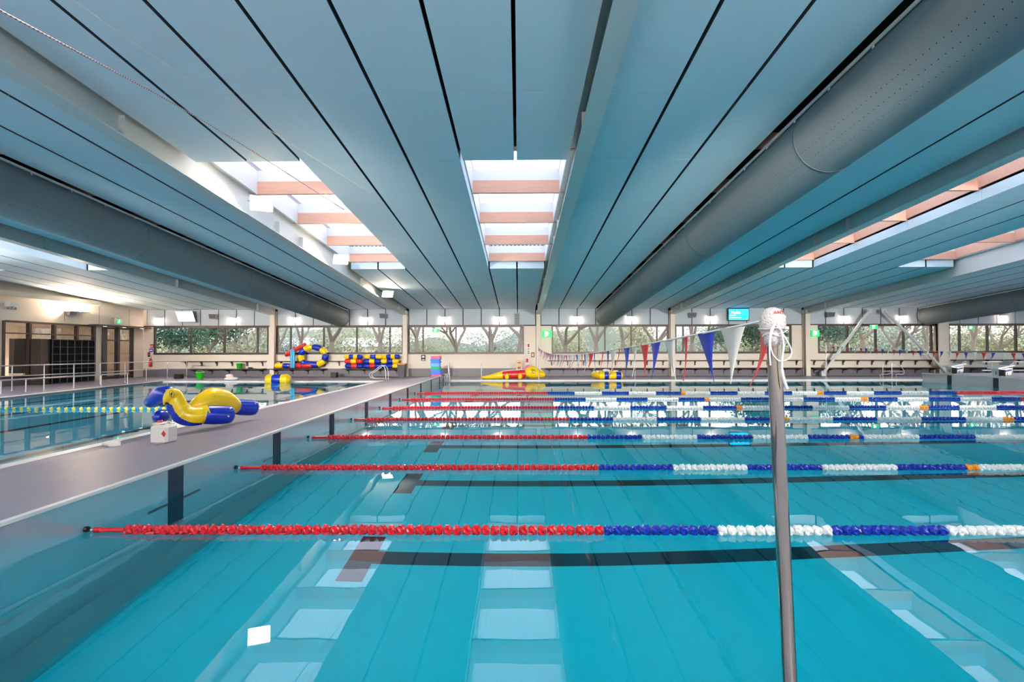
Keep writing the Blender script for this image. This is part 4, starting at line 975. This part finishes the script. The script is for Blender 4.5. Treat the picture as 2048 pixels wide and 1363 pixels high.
# inflatable tubes: segmented
def seg_tube(name, P, r, cols, lab, cat, grp=None, n=16, rnd=.5, kind='segment', loc=None):
    t = thing(name, loc or P[0], lab, cat, grp)
    P = [Vector(p) for p in P]
    for i, (a, b) in enumerate(zip(P[:-1], P[1:])):
        d = (b - a); L = d.length; d.normalize(); e = min(.035, L * .12)
        mb = MB(); mb.tube([a + d * .004, a + d * e, a + d * L * .5, b - d * e, b - d * .004], [r * .86, r * .98, r * 1.02, r * .98, r * .86], n)
        mb.build(kind, cols[i % len(cols)], t)
    for e, q, c in ((P[0], P[0] - P[1], cols[0]), (P[-1], P[-1] - P[-2], cols[(len(P) - 2) % len(cols)])):
        q.normalize(); mb = MB(); mb.tube([e, e + q * r * .25, e + q * r * .38], [r * .86, r * .6, r * .15], n); mb.build('end_cap', c, t)
    return t
Yb, Bb, Rb = M_vyel, M_vblue, M_vred
rows = [(.70, [(-10.35, [Bb, Rb, Bb]), (-9.25, [Bb, Rb, Bb]), (-8.2, [Bb, Bb, Yb])]), (.98, [(-10.38, [Rb, Yb, Rb]), (-9.27, [Bb, Yb, Bb]), (-8.2, [Yb, Bb, Yb])]), (1.255, [(-10.4, [Yb, Bb, Yb, Bb]), (-9.2, [Yb, Bb, Yb]), (-8.15, [Yb, Bb, Yb, Bb])])]
RN = ['bottom', 'middle', 'top']; CN = ['left', 'centre', 'right']
CNM = {Yb: 'yellow', Bb: 'blue', Rb: 'red'}
for ri, (z, row) in enumerate(rows):
    for ci, (x, cols) in enumerate(row):
        L = 1.0; n = len(cols); P = [(x + L * i / n, YW - .45, z) for i in range(n + 1)]
        seg_tube('pool_tube', P, .14, cols, '%s inflatable tube, %s of the %s row of the stack on the bench' % (' and '.join(sorted(set(CNM[c] for c in cols))), CN[ci], RN[ri]), 'inflatable tube', 'stacked inflatable tubes')
# the ring with its tail on the bench
cxr, czr = -12.30, 1.30
P = []
for i in range(9):
    a = 2 * PI * i / 9 - PI * .60; P.append((cxr + .78 * math.cos(a), YW - .49, czr + .57 * math.sin(a)))
P = [(-12.98, YW - .49, .88)] + P[1:] + [(-12.80, YW - .49, .84)]
seg_tube('inflatable_ring', P, .19, [Bb, Yb], 'yellow and blue segmented inflatable curled into a ring on the bench', 'inflatable')
seg_tube('inflatable_tube', [(-14.62, YW - .38, .71), (-14.15, YW - .38, .72), (-13.75, YW - .38, .72), (-12.95, YW - .55, .72), (-12.35, YW - .55, .74)], .15, [Yb, Bb, Rb, Rb], 'yellow, blue and red segmented tube lying on the bench under the ring', 'inflatable tube')
seg_tube('inflatable_tube', [(-13.95, YW - .50, 1.36), (-13.35, YW - .52, 1.68), (-12.75, YW - .52, 2.0)], .13, [Rb, Rb], 'red inflatable tube leaning up to the right behind the ring', 'inflatable tube')
seg_tube('inflatable_tube', [(-13.2, YW - .25, 1.45), (-12.7, YW - .25, 1.78), (-12.4, YW - .25, 1.93)], .11, [Rb, Yb], 'red and yellow tube behind the leaning red one', 'inflatable tube')
t = thing('blue_float', (-13.38, YW - .72, .60), 'upright light blue double float standing before the ring', 'float')
for dx in (-.10, .02): mb = MB(); mb.tube([(-13.38 + dx * 1.1, YW - .74, .62), (-13.40 + dx * 1.1, YW - .70, 1.64)], .075, 10, rnd=.5); mb.build('float_tube', M_vcyan, t)
# float in the leisure pool
t = thing('float_cylinder', (-12.25, 26.6, .0), 'yellow and blue inflatable cylinder floating at the far edge of the leisure pool', 'inflatable')
for x0, x1, m in ((-12.78, -12.48, Yb), (-12.48, -12.06, Bb), (-12.06, -11.72, Yb)):
    mb = MB(); mb.tube([(x0 + .004, 26.62, .16), (x0 + .05, 26.62, .16), (x1 - .05, 26.62, .16), (x1 - .004, 26.62, .16)], [.25, .27, .27, .25], 18); mb.build('segment', m, t)
for e, s in ((-12.78, -1), (-11.72, 1)): mb = MB(); mb.tube([(e, 26.62, .16), (e + s * .08, 26.62, .16), (e + s * .12, 26.62, .16)], [.25, .18, .05], 18); mb.build('end_cap', Yb, t)
# raft on the far deck
t = thing('inflatable_raft', (4.75, 28.3, .05), 'yellow and blue inflatable raft on the far deck beside a thin pole', 'inflatable')
def hz(x0, y0, x1, y1, z, r, m, nm='raft_tube', rnd=.35):
    mb = MB(); mb.tube([(x0, y0, z), ((x0 + x1) / 2, (y0 + y1) / 2, z), (x1, y1, z)], r, 16, rnd=rnd); mb.build(nm, m, t)
for x0, x1, m in ((4.30, 4.58, Yb), (4.58, 4.80, Bb), (4.80, 5.20, Yb), (5.20, 5.46, Bb)):
    mb = MB(); mb.tube([(x0 + .003, 28.15, .26), (x0 + .04, 28.15, .26), (x1 - .04, 28.15, .26), (x1 - .003, 28.15, .26)], [.19, .205, .205, .19], 16); mb.build('front_tube', m, t)
mb = MB(); mb.tube([(5.46, 28.15, .26), (5.54, 28.15, .26), (5.58, 28.15, .26)], [.19, .14, .04], 16); mb.build('end_cap', Yb, t)
mb = MB(); mb.tube([(4.44, 28.12, .26), (4.12, 28.75, .29)], .2, 16, rnd=.5); mb.build('side_tube', Yb, t)
mb = MB(); mb.tube([(5.40, 28.3, .26), (5.36, 28.85, .29)], .18, 16, rnd=.5); mb.build('side_tube', Yb, t)
mb = MB(); mb.tube([(4.2, 28.8, .30), (5.4, 28.85, .30)], .2, 16, rnd=.4); mb.build('rear_tube', Yb, t)
mb = MB(); mb.ball((4.72, 28.4, .52), (.2, .14, .08), n=12, k=6); mb.build('pink_cushion', M_vwhite, t)
# crocodile
t = thing('inflatable_crocodile', (0, 28.5, .05), 'red and yellow inflatable crocodile toy lying on the far deck', 'inflatable toy')
yc = 28.45
mb = MB(); mb.tube([(-2.05, yc, .13), (-1.6, yc, .17), (-1.2, yc, .23), (-.85, yc, .28)], [.055, .11, .165, .215], 16, rnd=.3); mb.build('tail', Yb, t)
mb = MB(); mb.tube([(-.86, yc, .28), (-.4, yc, .31), (0, yc, .32), (.35, yc, .34)], [.215, .23, .235, .24], 18); mb.build('body', Rb, t)
mb = MB(); mb.tube([(-.9, yc, .46), (-.4, yc, .52), (.3, yc, .57)], .035, 8); mb.build('spine_ridge', M_vwhite, t)
mb = MB(); mb.ball((.52, yc + .05, .50), (.26, .3, .34)); mb.build('crest', mat('pink_vinyl', (236, 120, 150), .3), t)
mb = MB(); mb.tube([(.52, yc - .05, .44), (.72, yc - .06, .44), (.95, yc - .06, .38), (1.2, yc - .06, .33), (1.36, yc - .06, .28)], [.30, .345, .29, .22, .13], 20, rnd=.6); mb.build('head', Yb, t)
for x in (-.62, .08):
    mb = MB(); mb.ball((x, yc - .27, .21), (.125, .14, .17)); mb.build('foot', Yb, t)
    mb = MB(); mb.ball((x, yc + .27, .21), (.125, .14, .17)); mb.build('foot', Yb, t)
ec = (.76, yc - .425, .50)
mb = MB(); mb.tube([(ec[0] + .11 * math.cos(a), ec[1] + .012 * abs(math.sin(a)), ec[2] + .11 * math.sin(a)) for a in [2 * PI * i / 20 for i in range(20)]], .010, 5, closed=True); mb.build('eye_ring', M_ink, t)
mb = MB(); mb.ball((ec[0], ec[1], ec[2]), (.022, .012, .06), n=8, k=6); mb.build('pupil', M_ink, t)
mb = MB(); mb.ball((1.1, yc - .27, .30), (.04, .02, .02), n=8, k=5); mb.build('mouth_mark', M_ink, t)
mb = MB(); mb.poly([(.9, .68), (1.0, .70), (1.38, .42), (1.34, .38)], yc - .06, yc + .0); mb.build('snout_ridge', M_vwhite, t)
# yellow frame and red bottle behind it
t = thing('step_frame', (.04, 29.6, .05), 'yellow-orange two-legged folding frame behind the crocodile', 'frame')
for x in (-.10, .17): mb = MB(); mb.box(x - .04, x + .04, 29.55, 29.62, .05, 1.05); mb.build('leg', M_orange, t)
for z in (.35, .62, .88): mb = MB(); mb.box(-.06, .13, 29.56, 29.61, z, z + .06); mb.build('rung', M_bench, t)
mb = MB(); mb.box(-.14, .21, 29.5, 29.66, 1.03, 1.07); mb.build('top_cap', M_orange, t)
t = thing('rescue_can', (.48, 29.6, .05), 'red and white upright rescue float behind the crocodile head', 'float')
mb = MB(); mb.tube([(.48, 29.6, .06), (.48, 29.6, .9)], .10, 12, rnd=.4); mb.build('float_body', M_vwhite, t)
mb = MB(); mb.tube([(.48, 29.6, .93), (.48, 29.6, 1.12)], .06, 10, rnd=.5); mb.build('red_top', M_vred, t)
# sea serpent inflatable on the walkway
t = thing('inflatable_serpent', (-5.8, 9.9, walk_z(-5.8, 9.9)), 'large blue and yellow inflatable sea serpent toy lying on the walkway', 'inflatable toy')
NK = [(332, 806, 9.42, .05), (336, 798, 9.42, .085), (343, 789, 9.45, .115), (349, 791, 9.5, .125), (352, 802, 9.52, .15), (356, 815, 9.55, .175), (366, 827, 9.6, .19), (382, 832, 9.65, .18), (404, 831, 9.75, .165)]
cp = [pt(a, b, c) for a, b, c, d in NK]
bound = [pt(a, b, 9.55) for a, b in ((318, 815), (337, 812), (346, 801), (357, 808), (362, 822), (371, 835), (386, 845), (415, 850))]
def neckcol(c):
    for a, b in zip(bound[:-1], bound[1:]):
        if a.x <= c.x <= b.x:
            z = a.z + (b.z - a.z) * (c.x - a.x) / (b.x - a.x); return Yb if c.z > z else Bb
    return Yb if c.x < bound[0].x else Bb
sp = spline(cp, 14); rr = []
for i in range(len(NK) - 1):
    for k in range(14): rr.append(NK[i][3] + (NK[i + 1][3] - NK[i][3]) * k / 14)
rr.append(NK[-1][3])
mb = MB(); mb.mats = [Yb]; mb.tube(sp, rr, 96, mf=neckcol, caps=False); e = sp[0] - sp[1]; e.normalize()
mb.tube([sp[0], sp[0] + e * .03, sp[0] + e * .045], [.05, .035, .01], 24, m=Yb); mb.build('neck_and_head', None, t)
BD = [(368, 832, 9.9, .10), (384, 820, 9.98, .12), (402, 808, 10.1, .18), (424, 799, 10.3, .24), (445, 802, 10.5, .235), (460, 808, 10.65, .19), (470, 813, 10.8, .15)]
sp = spline([pt(a, b, c) for a, b, c, d in BD], 4); rr = []
for i in range(len(BD) - 1):
    for k in range(4): rr.append(BD[i][3] + (BD[i + 1][3] - BD[i][3]) * k / 4)
rr.append(BD[-1][3])
mb = MB(); mb.tube(sp, rr, 26, rnd=.5); mb.build('hump', Yb, t)
mb = MB(); mb.tube([pt(396, 832, 9.72), pt(407, 829, 9.8), pt(418, 826, 9.86)], [.15, .172, .165], 24); mb.build('shoulder', Yb, t)
mb = MB(); mb.tube([pt(408, 829, 9.8), pt(425, 829, 9.92), pt(446, 829, 10.05), pt(458, 829, 10.12)], [.172, .182, .180, .17], 24, rnd=.62); mb.build('front_paddle', Bb, t)
mb = MB(); mb.tube([pt(466, 813, 10.75), pt(480, 814, 10.9), pt(500, 815, 11.05), pt(508, 815, 11.1)], [.14, .165, .165, .155], 24, rnd=.6); mb.build('rear_paddle', Bb, t)
mb = MB(); mb.tube([pt(340, 789, 9.72), pt(325, 790, 9.8), pt(310, 797, 9.88), pt(299, 805, 9.92)], [.165, .18, .155, .10], 22, rnd=.6); mb.build('mane', Bb, t)
mb = MB(); mb.ball(pt(323, 832, 10.0), (.13, .2, .13)); mb.build('rear_left_paddle', Bb, t)
mb = MB(); a, b, c = pt(345, 782, 9.36), 0, 0
ec = pt(343, 787, 9.335)
mb.tube([ec + Vector((.042 * math.cos(q), .012 * abs(math.cos(q)), .055 * math.sin(q) - .02 * math.cos(q))) for q in [2 * PI * i / 18 for i in range(18)]], .004, 5, closed=True); mb.build('eye_ring', M_ink, t)
mb = MB(); mb.ball(ec, (.016, .012, .028), n=8, k=6); mb.build('pupil', M_ink, t)
mb = MB(); mb.tube([pt(326, 812, 9.37), pt(330, 809, 9.355), pt(335, 804, 9.34)], .006, 6); mb.build('mouth_line', M_ink, t)
for q in (427, 433, 440): pass
for (a, b, Y) in ((461, 816, 9.97), (511, 806, 10.98), (457, 832, 9.92)):
    mb = MB(); mb.ball(pt(a, b, Y), (.02, .015, .015), n=8, k=5); mb.build('valve', M_vwhite, t)
mb = MB()
for k in range(7): mb.tube([pt(331 + k * 4.2, 779 - (k * .9) + k * k * .22, 9.56), pt(335 + k * 4.2, 781 - (k * .9) + k * k * .22, 9.5)], .006, 5)
mb.build('head_stitching', M_vwhite, t)
# ================================================================== outside
GZ = -.3
mb = MB(); mb.box(-160, 160, YW + .4, 190, GZ - .3, GZ); mb.build('ground', mat('lawn', (120, 128, 92), .9, var=.25, scale=.4), kind='structure')
M_bark = mat('bark', (142, 126, 116), .9, var=.2, scale=8)  # paled for mist, the haze is mixed into the bark colour
M_leafd = mat('dark_leaf', (66, 98, 80), .8, var=.35, scale=3)
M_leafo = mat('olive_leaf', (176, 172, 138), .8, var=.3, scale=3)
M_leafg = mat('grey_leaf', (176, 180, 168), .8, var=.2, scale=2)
def branches(mb, p, d, L, r, depth, rng):
    q = p + d * L; mid = p + d * L * .5 + Vector((rng.uniform(-1, 1), rng.uniform(-1, 1), 0)) * L * .06
    mb.tube([p, mid, q], [r, r * .85, r * .68], 5, caps=False)
    if depth == 0: return [q]
    tips = []
    for _ in range(3 if depth > 1 else 3):
        v = (d + Vector((rng.uniform(-1, 1), rng.uniform(-1, 1), rng.uniform(-.35, .75))) * .85).normalized()
        tips += branches(mb, q, v, L * rng.uniform(.62, .85), r * .6, depth - 1, rng)
    return tips
def leaves(mb, tips, n, s, rad, rng):
    for p in tips:
        for _ in range(n):
            c = p + Vector((rng.gauss(0, 1), rng.gauss(0, 1), rng.gauss(0, .8))) * rad
            u = Vector((rng.uniform(-1, 1), rng.uniform(-1, 1), rng.uniform(-1, 1))).normalized() * s; v = u.orthogonal().normalized() * s * .7
            mb.add([c - u, c + v, c + u, c - v], [(0, 1, 2, 3)])
def make_tree(kind, seed):
    rng = random.Random(seed); t = thing('tree', (0, 0, GZ))
    OFF[t] = (0, 0, 0); mb = MB()
    if kind == 'bare': tips = branches(mb, Vector((0, 0, 0)), Vector((.05, 0, 1)).normalized(), 1.9, .2, 5, rng)
    elif kind == 'leafy': tips = branches(mb, Vector((0, 0, 0)), Vector((0, 0, 1)), 1.3, .16, 3, rng)
    else: tips = [Vector((rng.uniform(-2.6, 2.6), rng.uniform(-.8, .8), rng.uniform(.2, 1.9 + rng.random()))) for _ in range(60)]; mb.tube([(0, 0, 0), (0, 0, 1.2)], .06, 6)
    mb.build('trunk', M_bark, t)
    if kind != 'bare':
        mb = MB(); leaves(mb, tips, 70 if kind == 'leafy' else 45, .10 if kind == 'leafy' else .09, .55 if kind == 'leafy' else .38, rng)
        mb.build('crown', M_leafd if kind == 'leafy' else M_leafo if kind == 'bush' else M_leafg, t, kind='stuff')
    t.name = 'tree' if kind != 'bush' else 'shrub'
    return t
P_bare = [make_tree('bare', s) for s in (1, 2, 5)]; P_leaf = [make_tree('leafy', s) for s in (3, 4)]; P_bush = [make_tree('bush', s) for s in (6, 7)]; P_bushg = [make_tree('bushg', 8)]
index_children()
TREES = [  # px, Y, kind, variant, scale, label
 (345, 44, 'l', 0, 1.1, 'dark leafy tree outside the left part of the first window'), (418, 47, 'l', 1, 1.25, 'dark spreading tree in the second pane of the first window'),
 (468, 58, 'b', 0, 1.0, 'thin bare tree in the third pane of the first window'), (500, 40, 'b', 1, .8, 'bare tree at the right end of the first window'),
 (560, 52, 'b', 2, 1.1, 'bare tree left of the inflatable ring'), (600, 44, 'b', 0, 1.1, 'branching tree behind the leaning red tube'), (665, 41, 'b', 1, 1.5, 'thick-trunked bare tree in the second window'),
 (760, 46, 'b', 2, 1.2, 'bare tree at the right end of the second window'), (835, 42, 'b', 0, 1.3, 'bare tree at the left end of the third window'),
 (915, 43, 'b', 1, 1.2, 'wide bare tree in the middle of the third window'), (985, 48, 'b', 2, 1.3, 'bare tree at the right part of the third window'),
 (1040, 42, 'b', 0, 1.3, 'bare tree beside the middle column'), (1130, 43, 'b', 1, 1.3, 'bare tree in the first pane of the fourth window'), (1190, 45, 'b', 2, 1.2, 'bare tree in the second pane of the fourth window'),
 (1245, 42, 'b', 0, 1.2, 'bare tree in the third pane of the fourth window'), (1310, 46, 'b', 1, 1.3, 'bare tree at the right end of the fourth window'), (1385, 44, 'b', 2, 1.2, 'bare tree in the left part of the fifth window'),
 (1455, 44, 'l', 0, .9, 'dark leafy tree left of the tall white pennant'), (1505, 43, 'l', 1, 1.2, 'dark evergreen tree left of the foreground pole'), (1660, 42, 'l', 0, 1.1, 'dark leafy tree behind the left brace'),
 (1725, 44, 'b', 0, 1.2, 'bare tree between the braces'), (1790, 45, 'b', 1, 1.2, 'bare tree behind the right brace'), (1850, 43, 'b', 2, 1.2, 'bare tree left of the wide column'),
 (1945, 43, 'b', 0, 1.2, 'bare tree right of the wide column'), (2000, 45, 'b', 1, 1.1, 'bare tree at the right edge of the photo')]
used = set()
def put(proto, loc, s, rz, lab, cat, grp):
    if proto not in used: used.add(proto); o = proto
    else: o = copy_tree(proto)
    o.location = loc; o.scale = (s, s, s); o.rotation_euler = (0, 0, rz); tag(o, lab, cat, grp)
for i_, (px, Y, kd, v, s, lab) in enumerate(TREES):
    Y2 = (40, 51, 62)[i_ % 3]; s = s * (Y2 / 44.0) ** .9; Y = Y2
    p = pt(px, 690, Y); put((P_bare if kd == 'b' else P_leaf)[v], (p.x, Y, GZ), s, random.uniform(0, 6), lab, 'tree', 'trees outside the windows')
SH = ['below the first window, left', 'below the first window, right', 'left in the second window', 'right in the second window', 'left in the third window', 'right in the third window', 'left in the fourth window', 'right in the fourth window',
      'left in the fifth window', 'right in the fifth window', 'behind the left brace', 'between the braces', 'right of the wide column', 'at the right edge of the photo']
for i, px in enumerate((350, 470, 600, 720, 860, 990, 1140, 1270, 1400, 1500, 1660, 1780, 1930, 2030)):
    Y = 74 + 3 * (i % 3); p = pt(px, 700, Y)
    put((P_bush + P_bushg)[i % 3], (p.x, Y, GZ), 1.9 + .3 * (i % 2), .2 * i, 'low dense shrub outside, ' + SH[i], 'shrub', 'shrubs outside the windows')
# distant hedge band and a house
mb = MB(); rng = random.Random(11); pts = []
for i in range(121):
    x = -100 + i * 1.75; pts.append((x, 4.6 + 1.5 * math.sin(x * .13) + .9 * math.sin(x * .41 + 1) + rng.uniform(-.25, .25)))
vs = []; fs = []
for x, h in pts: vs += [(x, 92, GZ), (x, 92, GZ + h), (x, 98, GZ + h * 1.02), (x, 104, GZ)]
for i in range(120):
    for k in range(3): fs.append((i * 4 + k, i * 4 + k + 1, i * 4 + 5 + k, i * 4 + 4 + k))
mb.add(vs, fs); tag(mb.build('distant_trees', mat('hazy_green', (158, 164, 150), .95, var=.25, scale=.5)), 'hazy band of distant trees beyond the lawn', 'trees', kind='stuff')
for px, Y, lab, wm in ((735, 83, 'pale low house with a light roof seen behind the stacked tubes', M_can), (585, 83, 'pale blue-grey shed seen beside the inflatable ring', M_grey)):
    p = pt(px, 700, Y); x = p.x; t = thing('house', (x, Y, GZ), lab, 'house')
    mb = MB(); mb.box(x - 4, x + 4, Y, Y + 6, GZ, GZ + 2.5); mb.build('walls', wm, t)
    mb = MB(); mb.add([(x - 4.4, Y - .4, GZ + 2.5), (x + 4.4, Y - .4, GZ + 2.5), (x + 4.4, Y + 6.4, GZ + 2.5), (x - 4.4, Y + 6.4, GZ + 2.5), (x - 4.4, Y + 3, GZ + 4), (x + 4.4, Y + 3, GZ + 4)], [(0, 1, 5, 4), (2, 3, 4, 5), (0, 4, 3), (1, 2, 5), (3, 2, 1, 0)]); mb.build('roof_covering', M_clad, t)
    for dx in (-2, 1.2): mb = MB(); mb.box(x + dx, x + dx + 1.1, Y - .05, Y, GZ + 1, GZ + 2); mb.build('house_window', M_line, t)
